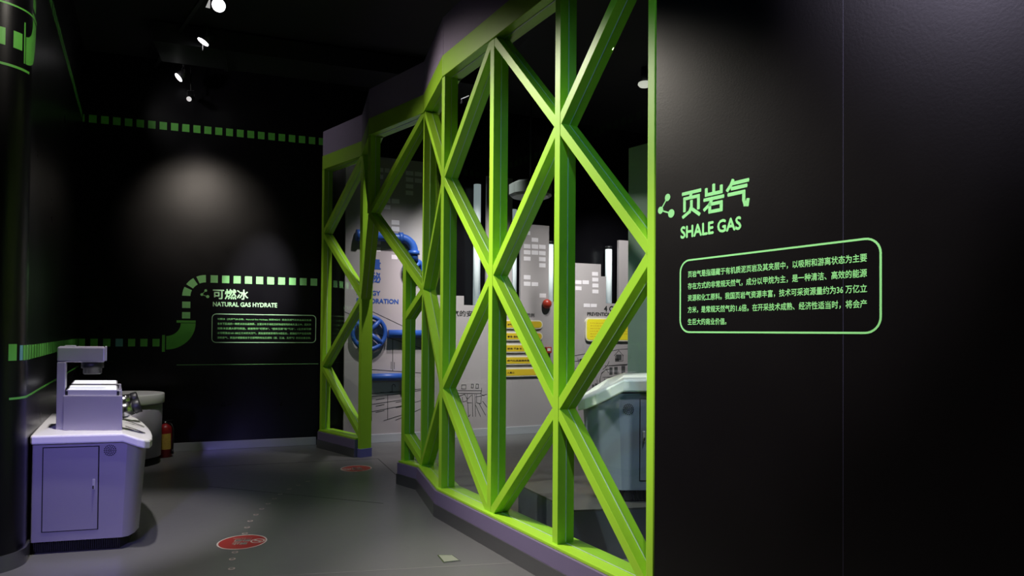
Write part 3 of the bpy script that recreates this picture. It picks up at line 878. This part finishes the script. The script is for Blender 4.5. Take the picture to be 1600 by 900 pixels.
# alarm bell and call point
e_ = empty('alarm_bell', tuple(PRINT.at(2.52, 1.998, 0)), label='round red alarm bell on the skyline board above the call point', cat='alarm')
m = MB(); m.lathe(PRINT.at(2.52, 1.998, 0), PRINT.n, [(0.05, 0), (0.055, 0.02)], 20); m.build('backplate', M['red_dark'], e_)
m = MB(); m.lathe(PRINT.at(2.52, 1.998, 0.02), PRINT.n, [(0.074, 0), (0.076, 0.02), (0.068, 0.045), (0.045, 0.066), (0.02, 0.075), (0.002, 0.077)], 24); m.build('dome', M['red_dark'], e_)
e_ = empty('call_point', tuple(PRINT.at(2.55, 1.28, 0)), label='small square red fire call point right of the yellow labels', cat='call point')
m = MB(); PRINT.box(m, 2.505, 2.60, 1.235, 1.328, 0, 0.05); m.build('housing', M['red_dark'], e_, bevel=0.004)
m = MB(); PRINT.box(m, 2.525, 2.58, 1.267, 1.31, 0.05, 0.053); m.build('push_plate', M['white_disc'], e_)

# ------------------------------------------------------------------ consoles
def console(o, ea, eb, zb, lab, nose=None, sides=None, slope=0.36, H_=0.82, T_=0.062, grp=None, flip=False, mats=('alu', 'white')):
    """o: corner by the wall on the near side; ea runs towards the visitor's nose end, eb along the wall"""
    o, ea, eb = Vector((*o, zb)), Vector((*ea, 0)), Vector((*eb, 0))
    root = empty('exhibit_console', tuple(o + ea * 0.35 + eb * 0.7), label=lab, cat='console', group=grp)
    def W(a, b, z): return o + ea * a + eb * b + Vector((0, 0, z))
    def sm(pts, n=3):
        return pts
    nose_t = nose or [(0.66, -0.015), (0.71, 0.0), (0.745, 0.07), (0.765, 0.22), (0.772, 0.42), (0.768, 0.62), (0.750, 0.84), (0.715, 1.07), (0.675, 1.22), (0.615, 1.33)]
    out = [(0, 0), (0.57, 0.0)] + nose_t + [(0.50, 1.41), (0, 1.41)]
    def ztop(a): return H_ - max(0, a - 0.57) * slope
    m = MB()
    m.prism([W(a, b, ztop(a) - T_) for a, b in out], [W(a, b, ztop(a)) for a, b in out], False)
    n = len(out)
    # triangulated cap in two planes: flat deck and dropped nose
    m.f = m.f[:n]; m.s = m.s[:n]
    for base, rev in ((0, True), (n, False)):
        i1, i2 = 1, n - 2
        for f in ([0, 1, n - 2, n - 1], [1] + list(range(2, n - 1))):
            f = [base + i for i in f]
            m.f.append(f[::-1] if rev else f); m.s.append(False)
    m.build('worktop', M[mats[1]], root, bevel=0.012)
    bt = [(0.012, 0.03), (0.60, 0.035), (0.655, 0.05), (0.70, 0.12), (0.728, 0.25), (0.735, 0.45), (0.730, 0.65), (0.705, 0.88), (0.665, 1.10), (0.60, 1.27), (0.50, 1.36), (0.012, 1.38)]
    bb = [(0.012, 0.03), (0.575, 0.0348), (0.615, 0.06), (0.655, 0.14), (0.685, 0.27), (0.690, 0.45), (0.685, 0.65), (0.660, 0.88), (0.620, 1.10), (0.56, 1.25), (0.48, 1.34), (0.012, 1.38)]
    if sides: bt, bb = sides
    n = len(bt)
    m = MB()
    vs = [W(a, b, 0.085) for a, b in bb] + [W(a, b, ztop(a) - T_ + 0.004) for a, b in bt]
    for i in range(n):
        j = (i + 1) % n
        m.add([vs[i], vs[j], vs[n + j], vs[n + i]], [(0, 1, 2, 3)], False)
    # nose as one smooth skin
    m.v, m.f, m.s = [], [], []
    m.add(vs, [(i, i + 1, n + i + 1, n + i) for i in range(1, n - 2)], True)
    m.add([vs[0], vs[1], vs[n + 1], vs[n]], [(0, 1, 2, 3)])
    m.add([vs[n - 2], vs[n - 1], vs[2 * n - 1], vs[2 * n - 2]], [(0, 1, 2, 3)])
    m.add([vs[n - 1], vs[0], vs[n], vs[2 * n - 1]], [(0, 1, 2, 3)])
    m.add(vs[:n], [tuple(range(n))[::-1]])
    m.add(vs[n:], [tuple(range(n))])
    m.build('body', M[mats[0]], root)
    m = MB()
    tk = [(0.02, 0.065), (0.56, 0.075), (0.62, 0.20), (0.645, 0.45), (0.62, 0.88), (0.53, 1.2), (0.46, 1.30), (0.02, 1.34)]
    m.prism([W(a, b, 0.0) for a, b in tk], [W(a, b, 0.09) for a, b in tk])
    toe = m.build('toe_kick', M['black_gap'], root)
    m = MB()
    for k in range(46):
        a = 0.03 + k * 0.0115
        m.box(W(a, 0.062, 0.045), (0.0022, 0.006, 0.034), (ea.normalized(), Vector((-ea.y, ea.x, 0)).normalized(), up))
    m.build('ventilation_slats', M['dark_metal'], toe, kind='stuff')
    # door, grille and lock on the side panel
    en = Vector((ea.y, -ea.x, 0)).normalized()
    if flip: en = -en
    en = en if en.dot(eb) < 0 else -en
    ax = (ea.normalized(), en, up)
    al = ea.length
    def side_box(a0, a1, z0, z1, d0, d1, mb_=None):
        mm = mb_ or MB()
        q = []
        for a in (a0, a1):                               # follow the slightly raked side panel
            p_ = W(a, 0.03 + 0.005 * (a - 0.012) / 0.588, 0)
            q.append(p_)
        lo = [q[0] + en * d0, q[1] + en * d0, q[1] + en * d1, q[0] + en * d1]
        return mm.prism([p + up * z0 for p in lo], [p + up * z1 for p in lo])
    g0, g1, h0, h1 = 0.075, (0.425 if H_ < 0.85 else 0.45), 0.150, 0.735
    side_box(g0, g1, h0, h1, -0.002, 0.0016).build('door_gap', M['black_gap'], root)
    door = side_box(g0 + 0.007, g1 - 0.007, h0 + 0.006, h1 - 0.006, -0.002, 0.0035).build('door', M[mats[0]], root)
    hh = side_box(g1 - 0.040, g1 - 0.022, 0.43, 0.505, 0.003, 0.010)
    hh.build('lock_plate', M['alu_light'], door, bevel=0.003)
    side_box(g1 - 0.036, g1 - 0.026, 0.438, 0.462, 0.010, 0.020).build('lock_knob', M['steel'], door, bevel=0.002)
    m = MB()
    c0 = W(0.492 if H_ < 0.85 else 0.53, 0.0341, H_ - 0.12 if H_ < 0.85 else 0.66)
    for r, nn_ in ((0.0, 1), (0.012, 6), (0.024, 12), (0.036, 18)):
        for k in range(nn_):
            a = 2 * PI * k / nn_
            c = c0 + ea.normalized() * r * math.cos(a) + up * r * math.sin(a)
            m.lathe(c - en * 0.002, en, [(0.0038, 0), (0.0038, 0.0065)], 8, False)
    m.build('speaker_grille', M['black_gap'], root, kind='stuff')
    return root, W
EA1 = (0.970, 0.242); EB1 = (-0.5, 0.866)
con1, W1 = console((-3.283, 4.530), EA1, EB1, 0.0, 'lavender-lit metal console with white top and side door against the left black wall')

# the viewing apparatus on the first console
wd = Vector((1, 0.05, 0)).normalized(); dd = Vector((-0.52, 0.86, 0)).normalized()
dz = 0.82
def unit(x0, y0, dep, lab, grp):
    b0 = Vector((x0, y0, dz))
    root = empty('light_box', tuple(b0 + wd * 0.2 + dd * dep / 2), label=lab, cat='light box', group=grp)
    w = 0.418
    def Q(a, b, z): return b0 + wd * a + dd * b + up * z
    def qb(a0, a1, b_0, b_1, z0, z1, mb_=None):
        mm = mb_ or MB()
        return mm.prism([Q(a0, b_0, z0), Q(a1, b_0, z0), Q(a1, b_1, z0), Q(a0, b_1, z0)], [Q(a0, b_0, z1), Q(a1, b_0, z1), Q(a1, b_1, z1), Q(a0, b_1, z1)])
    qb(0, w, 0, dep, 0, 0.252).build('housing', M['alu'], root, bevel=0.006)
    qb(0.03, 0.395, 0.03, dep - 0.03, 0.252, 0.262).build('tray_base', M['alu_light'], root, bevel=0.002)
    tr = qb(0.02, 0.385, 0.03, dep - 0.03, 0.262, 0.290).build('tray', M['alu_light'], root, bevel=0.002)
    qb(0.032, 0.373, 0.045, dep - 0.045, 0.290, 0.2925).build('diffuser', M['lightbox'], tr)
    for a in (0.012, 0.376):
        qb(a, a + 0.018, 0.02, 0.035, 0.252, 0.282).build('corner_clip', M['dark_metal'], root)
    qb(w - 0.03, w - 0.005, 0.06, 0.11, 0.252, 0.285).build('side_bracket', M['alu_light'], root, bevel=0.003)
    # handle barrel pointing to the visitor
    ax_ = Vector((0.86, 0.46, 0.30)).normalized()
    c = Q(w - 0.01, dep * 0.28, 0.125)
    m = MB(); m.lathe(c, ax_, [(0.062, 0), (0.060, 0.03), (0.050, 0.085)], 24); br = m.build('eyepiece_barrel', M['steel'], root)
    m = MB(); m.lathe(c + ax_ * 0.083, ax_, [(0.050, 0), (0.054, 0.006), (0.054, 0.044), (0.050, 0.050)], 24); m.build('eyepiece_cap', M['black_rubber'], br)
    return root
unit(-3.236, 4.79, 0.50, 'nearer box with glowing tray and black eyepiece on the lavender console', 'light boxes on the console')
unit(-3.236 - 0.335, 4.79 + 0.56, 0.46, 'farther box with glowing tray, mostly hidden behind the nearer light box', 'light boxes on the console')
st = empty('camera_stand', (-3.29, 4.87, dz), label='tall lavender right-angled stand with a black camera hanging over the light boxes', cat='camera stand')
def QS(a, b, z): return Vector((-3.312, 4.83, dz)) + wd * a + dd * b + up * z
def qs(a0, a1, b_0, b_1, z0, z1):
    return MB().prism([QS(a0, b_0, z0), QS(a1, b_0, z0), QS(a1, b_1, z0), QS(a0, b_1, z0)], [QS(a0, b_0, z1), QS(a1, b_0, z1), QS(a1, b_1, z1), QS(a0, b_1, z1)])
qs(0, 0.060, 0, 0.20, 0, 0.49).build('column', M['alu'], st, bevel=0.004)
arm = qs(0.0, 0.338, 0, 0.20, 0.490, 0.603).build('arm', M['alu'], st, bevel=0.012)
qs(0.05, 0.13, 0.03, 0.17, 0.603, 0.610).build('cover_plate', M['alu_light'], arm)
qs(0.338, 0.352, 0.02, 0.18, 0.500, 0.605).build('end_plate', M['alu_light'], arm, bevel=0.003)
m = MB(); m.lathe(QS(0.250, 0.10, 0.49), -up, [(0.072, 0), (0.072, 0.045), (0.060, 0.05), (0.060, 0.085), (0.052, 0.09)], 24); m.build('camera', M['black_rubber'], st)
# slots in the sloping nose
for b in (0.42, 0.80):
    m = MB()
    m.prism([W1(0.585, b, 0.8165), W1(0.625, b - 0.012, 0.8025), W1(0.72, b - 0.06, 0.7685), W1(0.722, b - 0.035, 0.768), W1(0.63, b + 0.02, 0.801), W1(0.586, b + 0.03, 0.816)],
            [W1(0.585, b, 0.8185), W1(0.625, b - 0.012, 0.8045), W1(0.72, b - 0.06, 0.7705), W1(0.722, b - 0.035, 0.770), W1(0.63, b + 0.02, 0.803), W1(0.586, b + 0.03, 0.818)])
    m.build('slot', M['black_gap'], con1)

# second, rounder console in the corner
rc = empty('round_console', (-4.62, 7.55, 0), label='drum-shaped grey console with rounded white top in the left corner beside the extinguisher', cat='console')
def oval(rx, ry, z, c=(-4.51, 7.62), n=40):
    th = 0.33
    pts = []
    for k in range(n):
        a = 2 * PI * k / n
        x, y = rx * math.cos(a), ry * math.sin(a)
        pts.append(Vector((c[0] + x * math.cos(th) - y * math.sin(th), c[1] + x * math.sin(th) + y * math.cos(th), z)))
    return pts
m = MB(); m.prism(oval(0.44, 0.36, 0.09), oval(0.45, 0.37, 0.70), True); m.build('body', M['alu'], rc)
m = MB(); m.prism(oval(0.42, 0.34, 0.0), oval(0.42, 0.34, 0.09), True); m.build('toe_kick', M['black_gap'], rc)
m = MB(); m.prism(oval(0.47, 0.39, 0.70), oval(0.47, 0.39, 0.815), True); m.build('worktop', M['white'], rc, bevel=0.012)

# fire extinguisher
ex = empty('fire_extinguisher', (-4.228, 8.12, 0), label='red fire extinguisher with yellow label on the floor beside the drum-shaped console', cat='fire extinguisher')
exb = Vector((-4.228, 8.12, 0))
m = MB(); m.lathe(exb, up, [(0.070, 0), (0.078, 0.008), (0.078, 0.33), (0.074, 0.36), (0.058, 0.385), (0.03, 0.40), (0.022, 0.405)], 28); cyl = m.build('cylinder', M['red'], ex)
m = MB()
fc = math.atan2(-8.12, 4.228) + 0.15
for k in range(12):
    a0, a1 = fc - 0.72 + 1.44 * k / 12, fc - 0.72 + 1.44 * (k + 1) / 12
    m.add([exb + Vector((0.0793 * math.cos(a), 0.0793 * math.sin(a), z)) for a, z in ((a0, 0.10), (a1, 0.10), (a1, 0.29), (a0, 0.29))], [(0, 1, 2, 3)], True)
m.build('label', M['label'], ex)
m = MB(); m.lathe(exb + up * 0.40, up, [(0.022, 0), (0.022, 0.03), (0.012, 0.035)], 14); m.build('valve', M['steel'], ex)
m = MB(); m.prism([exb + Vector(p) for p in ((-0.03, -0.012, 0.432), (0.085, -0.012, 0.445), (0.085, 0.012, 0.445), (-0.03, 0.012, 0.432))],
                  [exb + Vector(p) for p in ((-0.03, -0.012, 0.440), (0.085, -0.012, 0.458), (0.085, 0.012, 0.458), (-0.03, 0.012, 0.440))]); m.build('squeeze_handle', M['dark_metal'], ex)
m = MB(); m.tube([exb + Vector(p) for p in ((0.02, 0, 0.415), (0.075, 0.0, 0.40), (0.098, 0, 0.34), (0.096, 0, 0.20), (0.09, 0, 0.08))], 0.009, 8); m.build('hose', M['black_rubber'], ex)
m = MB(); m.lathe(exb + Vector((0.09, 0, 0.09)), -up, [(0.011, 0), (0.015, 0.05)], 10); m.build('nozzle', M['black_rubber'], ex)

# platform and console inside the glazed room
pf = [(0.421, 4.507), (2.4, 4.87), (2.6, 6.6), (0.60, 5.65), (0.06, 5.26), (0.093, 5.103)]
pf = [(0.421, 4.507), (1.75, 4.75), (1.75, 5.62), (0.64, 5.62), (0.06, 5.26)]
plat = empty('platform', (1.0, 5.0, 0), label='low dark metal platform under the console behind the right glass bays', cat='platform')
m = MB(); m.prism([Vector((*p, 0.0)) for p in pf], [Vector((*p, 0.335)) for p in pf]); m.build('base', mat('blue_grey_metal', (0.10, 0.105, 0.13), 0.4, metal=0.4), plat)
m = MB(); m.prism([Vector((*p, 0.335)) for p in pf], [Vector((*p, 0.35)) for p in pf]); m.build('top_sheet', mat('dark_tread_sheet', (0.07, 0.065, 0.065), 0.35, metal=0.2), plat, bevel=0.002)
M['alu2'] = mat('blue_grey_painted_sheet', (0.22, 0.245, 0.33), 0.42, metal=0.2)
# its nose points left, so the long axis is reversed
n2 = [(0.66, 0.06), (0.76, 0.18), (0.84, 0.34), (0.89, 0.58), (0.87, 0.85), (0.78, 1.08), (0.66, 1.22)]
b2t = [(0.012, 0.03), (0.60, 0.035), (0.66, 0.09), (0.74, 0.20), (0.81, 0.36), (0.85, 0.60), (0.82, 0.85), (0.70, 1.1), (0.60, 1.2), (0.50, 1.36), (0.012, 1.38)]
b2b = [(0.012, 0.03), (0.575, 0.0348), (0.63, 0.09), (0.71, 0.20), (0.78, 0.36), (0.81, 0.60), (0.78, 0.85), (0.68, 1.1), (0.58, 1.2), (0.48, 1.34), (0.012, 1.38)]
con2, W2 = console((1.36, 4.735), (-0.998, -0.06), (0.06, 0.62), 0.35, 'blue-grey console with thick white sloping top on the platform behind the right glass bays', mats=('alu2', 'white'),
                   nose=n2, sides=(b2t, b2b), slope=0.55, H_=0.87, T_=0.088)

# ------------------------------------------------------------------ floor graphics
def disc(mb_, c, r, z, n=48, r0=0.0):
    o_ = [Vector((c[0] + r * math.cos(2 * PI * k / n), c[1] + r * math.sin(2 * PI * k / n), z)) for k in range(n)]
    if r0:
        i_ = [Vector((c[0] + r0 * math.cos(2 * PI * k / n), c[1] + r0 * math.sin(2 * PI * k / n), z)) for k in range(n)]
        mb_.add(o_ + i_, [(k, (k + 1) % n, n + (k + 1) % n, n + k) for k in range(n)])
    else:
        mb_.add(o_, [tuple(range(n))])
    return mb_
def sticker(c, rot, lab):
    root = empty('floor_sticker', (c[0], c[1], 0), label=lab, cat='floor sticker')
    r = 0.172
    m = MB(); m.prism([Vector((c[0] + r * math.cos(2 * PI * k / 56), c[1] + r * math.sin(2 * PI * k / 56), 0)) for k in range(56)],
                      [Vector((c[0] + r * math.cos(2 * PI * k / 56), c[1] + r * math.sin(2 * PI * k / 56), 0.0015)) for k in range(56)]); m.build('red_disc', M['red_print'], root)
    m = MB(); disc(m, c, r, 0.0022, 56, r - 0.011); m.build('white_ring', M['white_print'], root)
    ca, sa = math.cos(rot), math.sin(rot)
    def pl(x, y, e): return Vector((c[0] + x * ca - y * sa, c[1] + x * sa + y * ca, 0.0022))
    for t, x, y, w, h in (('禁止', -0.045, 0.012, 0.105, 0.052), ('吸烟', -0.045, -0.062, 0.105, 0.052), ('NO SMOKING', -0.045, -0.092, 0.13, 0.014)):
        m = MB(); text_mb(m, t, lambda a, b, e: pl(x + a, y + b, e), w, h, 0.06); m.build('sticker_text', M['white_print'], root)
    m = MB()
    ic = (-0.105, -0.015)
    q = pl(*ic, 0)
    disc(m, (q.x, q.y), 0.050, 0.0022, 28, 0.040)
    d1 = pl(ic[0] - 0.032, ic[1] + 0.032, 0); d2 = pl(ic[0] + 0.032, ic[1] - 0.032, 0)
    e1 = (d2 - d1).normalized(); n1 = Vector((-e1.y, e1.x, 0)) * 0.005
    m.add([d1 - n1, d2 - n1, d2 + n1, d1 + n1], [(0, 1, 2, 3)])
    a_, b_ = pl(ic[0] - 0.030, ic[1] - 0.006, 0), pl(ic[0] + 0.028, ic[1] - 0.006, 0)
    c_, d_ = pl(ic[0] + 0.028, ic[1] + 0.004, 0), pl(ic[0] - 0.030, ic[1] + 0.004, 0)
    m.add([a_, b_, c_, d_], [(0, 1, 2, 3)])
    m.build('no_smoking_icon', M['white_print'], root)
sticker((-1.9651, 4.8771), PI + 0.12, 'nearer round red floor sticker with white border in the path')
sticker((-1.7479, 7.5076), PI * 0.1, 'farther round red floor sticker near the doorway post')
ORD = ['first', 'second', 'third', 'fourth', 'fifth', 'sixth', 'seventh', 'eighth', 'ninth', 'tenth', 'eleventh', 'twelfth', 'thirteenth', 'fourteenth']
for di, p in enumerate([(-1.925, 4.655), (-1.885, 4.516), (-1.813, 4.335), (-2.029, 5.085), (-2.075, 5.242), (-2.12, 5.418), (-2.146, 5.607), (-2.166, 5.789), (-2.174, 5.962), (-2.182, 6.145), (-2.188, 6.314), (-2.172, 6.521), (-2.137, 6.685), (-2.094, 6.859)]):
    m = MB()
    m.prism([Vector((p[0] + 0.021 * math.cos(2 * PI * k / 20), p[1] + 0.021 * math.sin(2 * PI * k / 20), 0)) for k in range(20)],
            [Vector((p[0] + 0.021 * math.cos(2 * PI * k / 20), p[1] + 0.021 * math.sin(2 * PI * k / 20), 0.001)) for k in range(20)])
    e_ = empty('guide_dot', (p[0], p[1], 0), label=('tiny pink trail ring, %s on the viewer side of the nearer red sticker' % ORD[di]) if di < 3 else ('tiny pink trail ring, %s beyond the nearer red sticker towards the doorway' % ORD[di - 3]), cat='floor marking', group='dotted trail on the floor')
    m.build('dot_edge', M['dot'], e_)
    m = MB(); disc(m, p, 0.013, 0.0016, 16); m.build('dot_centre', M['vinyl'], e_)
sk = empty('floor_socket', (-0.43, 4.55, 0), label='small square metal floor socket cover in front of the kerb', cat='socket cover')
def skq(k):
    c = Vector((-0.422, 4.552, 0)); cs = [(-0.507, 4.617), (-0.401, 4.619), (-0.335, 4.505), (-0.447, 4.465)]
    return [c + (Vector((*p, 0)) - c) * k for p in cs]
m = MB(); m.prism(skq(1.0), [p + up * 0.004 for p in skq(1.0)]); m.build('frame', M['steel'], sk)
m = MB(); m.prism([p + up * 0.004 for p in skq(0.86)], [p + up * 0.006 for p in skq(0.86)]); m.build('lid', mat('brass_grey_lid', (0.42, 0.44, 0.36), 0.4, metal=0.5), sk)

# ------------------------------------------------------------------ ceiling equipment
tk = empty('ceiling_track', (-3.6, 7.6, 4.86), label='thin black lighting track on the dark ceiling above the path', cat='lighting track')
ta, tb = Vector((-2.55, 5.9, 4.90)), Vector((-4.66, 9.4 - 0.9, 4.90))
m = MB(); e1 = (tb - ta).normalized(); m.box((ta + tb) / 2, ((tb - ta).length / 2, 0.018, 0.016), (e1, Vector((-e1.y, e1.x, 0)), up)); m.build('rail', M['dark_metal'], tk)
for f in (0.1, 0.5, 0.9):
    c = ta.lerp(tb, f); m = MB(); m.tube([c, Vector((c.x, c.y, CEIL))], 0.006, 6); m.build('hanger', M['dark_metal'], tk)
def lamp(loc, aim, lab, r=0.062, strong=True, snoot=False, gr='track spotlights'):
    loc = Vector(loc); a = (Vector(aim) - loc).normalized()
    root = empty('track_spotlight', tuple(loc), label=lab, cat='spotlight', group=gr)
    m = MB(); m.lathe(loc - a * 0.15, a, [(0.03, 0), (r * 0.8, 0.02), (r, 0.07), (r * 1.08, 0.15)], 24, cap=True); m.build('housing', M['dark_metal'], root)
    m = MB(); m.lathe(loc, a, [(r, 0.0), (r, 0.004)], 24); m.build('lens', M['lamp'] if strong else M['lamp_dim'], root)
    s_ = -a.cross(up).normalized()
    m = MB(); m.tube([loc - a * 0.07 + s_ * (r + 0.012), loc - a * 0.07 + s_ * (r + 0.012) + up * 0.10, loc - a * 0.07 - s_ * (r + 0.012) + up * 0.10, loc - a * 0.07 - s_ * (r + 0.012)], 0.005, 6); m.build('yoke', M['dark_metal'], root)
    m = MB(); m.tube([loc - a * 0.07 + up * 0.10, Vector((loc.x - a.x * 0.07, loc.y - a.y * 0.07, 4.9))], 0.009, 8); m.build('stem', M['dark_metal'], root)
    if snoot:                                             # one open shutter leaf beside the lens, its lit look given as emission
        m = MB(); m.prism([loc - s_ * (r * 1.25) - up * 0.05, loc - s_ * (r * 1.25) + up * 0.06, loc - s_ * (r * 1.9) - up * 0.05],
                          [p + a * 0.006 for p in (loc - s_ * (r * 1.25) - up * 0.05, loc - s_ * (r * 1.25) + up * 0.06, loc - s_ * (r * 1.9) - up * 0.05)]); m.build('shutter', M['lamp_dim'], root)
lamp((-2.92, 6.50, 4.76), (-1.0, 3.2, 2.9), 'nearest white-lit track spotlight under the dark ceiling, shining at the viewer', snoot=True)
lamp((-3.46, 7.33, 4.76), (-3.88, 7.12, 3.88), 'second white-lit track spotlight from the viewer, turned sideways', snoot=True)
lamp((-4.18, 8.22, 4.70), (-4.76, 7.765, 4.01), 'third white-lit track spotlight, in front of the top of the back wall', r=0.055)
lamp((-4.10, 8.33, 4.47), (-3.9, 7.0, 3.8), 'small dim spotlight lowest of the track lights near the back wall', r=0.03, strong=False)

dk = empty('air_duct', (-2.3, 8.2, 4.75), label='dark rectangular air duct under the black ceiling above the back wall', cat='duct')
m = MB(); m.box((-2.3, 8.2, 4.86), (1.9, 0.30, 0.11), (Vector((0.943, 0.333, 0)), Vector((-0.333, 0.943, 0)), up)); m.build('duct_run', M['dark_metal'], dk)
for f in (-1.2, 0.0, 1.2):
    c = Vector((-2.3, 8.2, 4.86)) + Vector((0.943, 0.333, 0)) * f
    m = MB(); m.box(c, (0.02, 0.32, 0.125), (Vector((0.943, 0.333, 0)), Vector((-0.333, 0.943, 0)), up)); m.build('flange', M['dark_metal'], dk)
dn = empty('ceiling_disc', (1.70, 8.55, 4.78), label='white glowing disc on the dark ceiling seen through the rightmost bay', cat='lamp')
m = MB(); m.lathe((1.70, 8.55, 4.80), -up, [(0.085, 0), (0.09, 0.02), (0.07, 0.045)], 24); m.build('diffuser', mat('glowing_disc_face', (0.85, 0.82, 0.75), 0.4, emit=(1, 0.95, 0.85), estr=0.6), dn)  # plain ceiling disc, given a faint emission of its own
m = MB(); m.lathe((1.70, 8.55, 4.80), up, [(0.05, 0), (0.05, 0.2)], 16); m.build('stem', M['dark_metal'], dn)
hp = empty('ceiling_speaker', (0.235, 8.8, 3.55), label='pale faceted disc fixture hanging from the ceiling behind the centre bay', cat='ceiling fixture')
hc = Vector((0.235, 8.8, 3.35))
m = MB(); m.lathe(hc, up, [(0.25, 0), (0.29, 0.03), (0.29, 0.16), (0.22, 0.20)], 10, False); m.build('housing', mat('translucent_grey', (0.16, 0.18, 0.18), 0.4), hp)
m = MB(); m.lathe(hc + up * 0.20, up, [(0.012, 0), (0.012, CEIL - 3.55)], 8); m.build('hanging_rod', M['dark_metal'], hp)
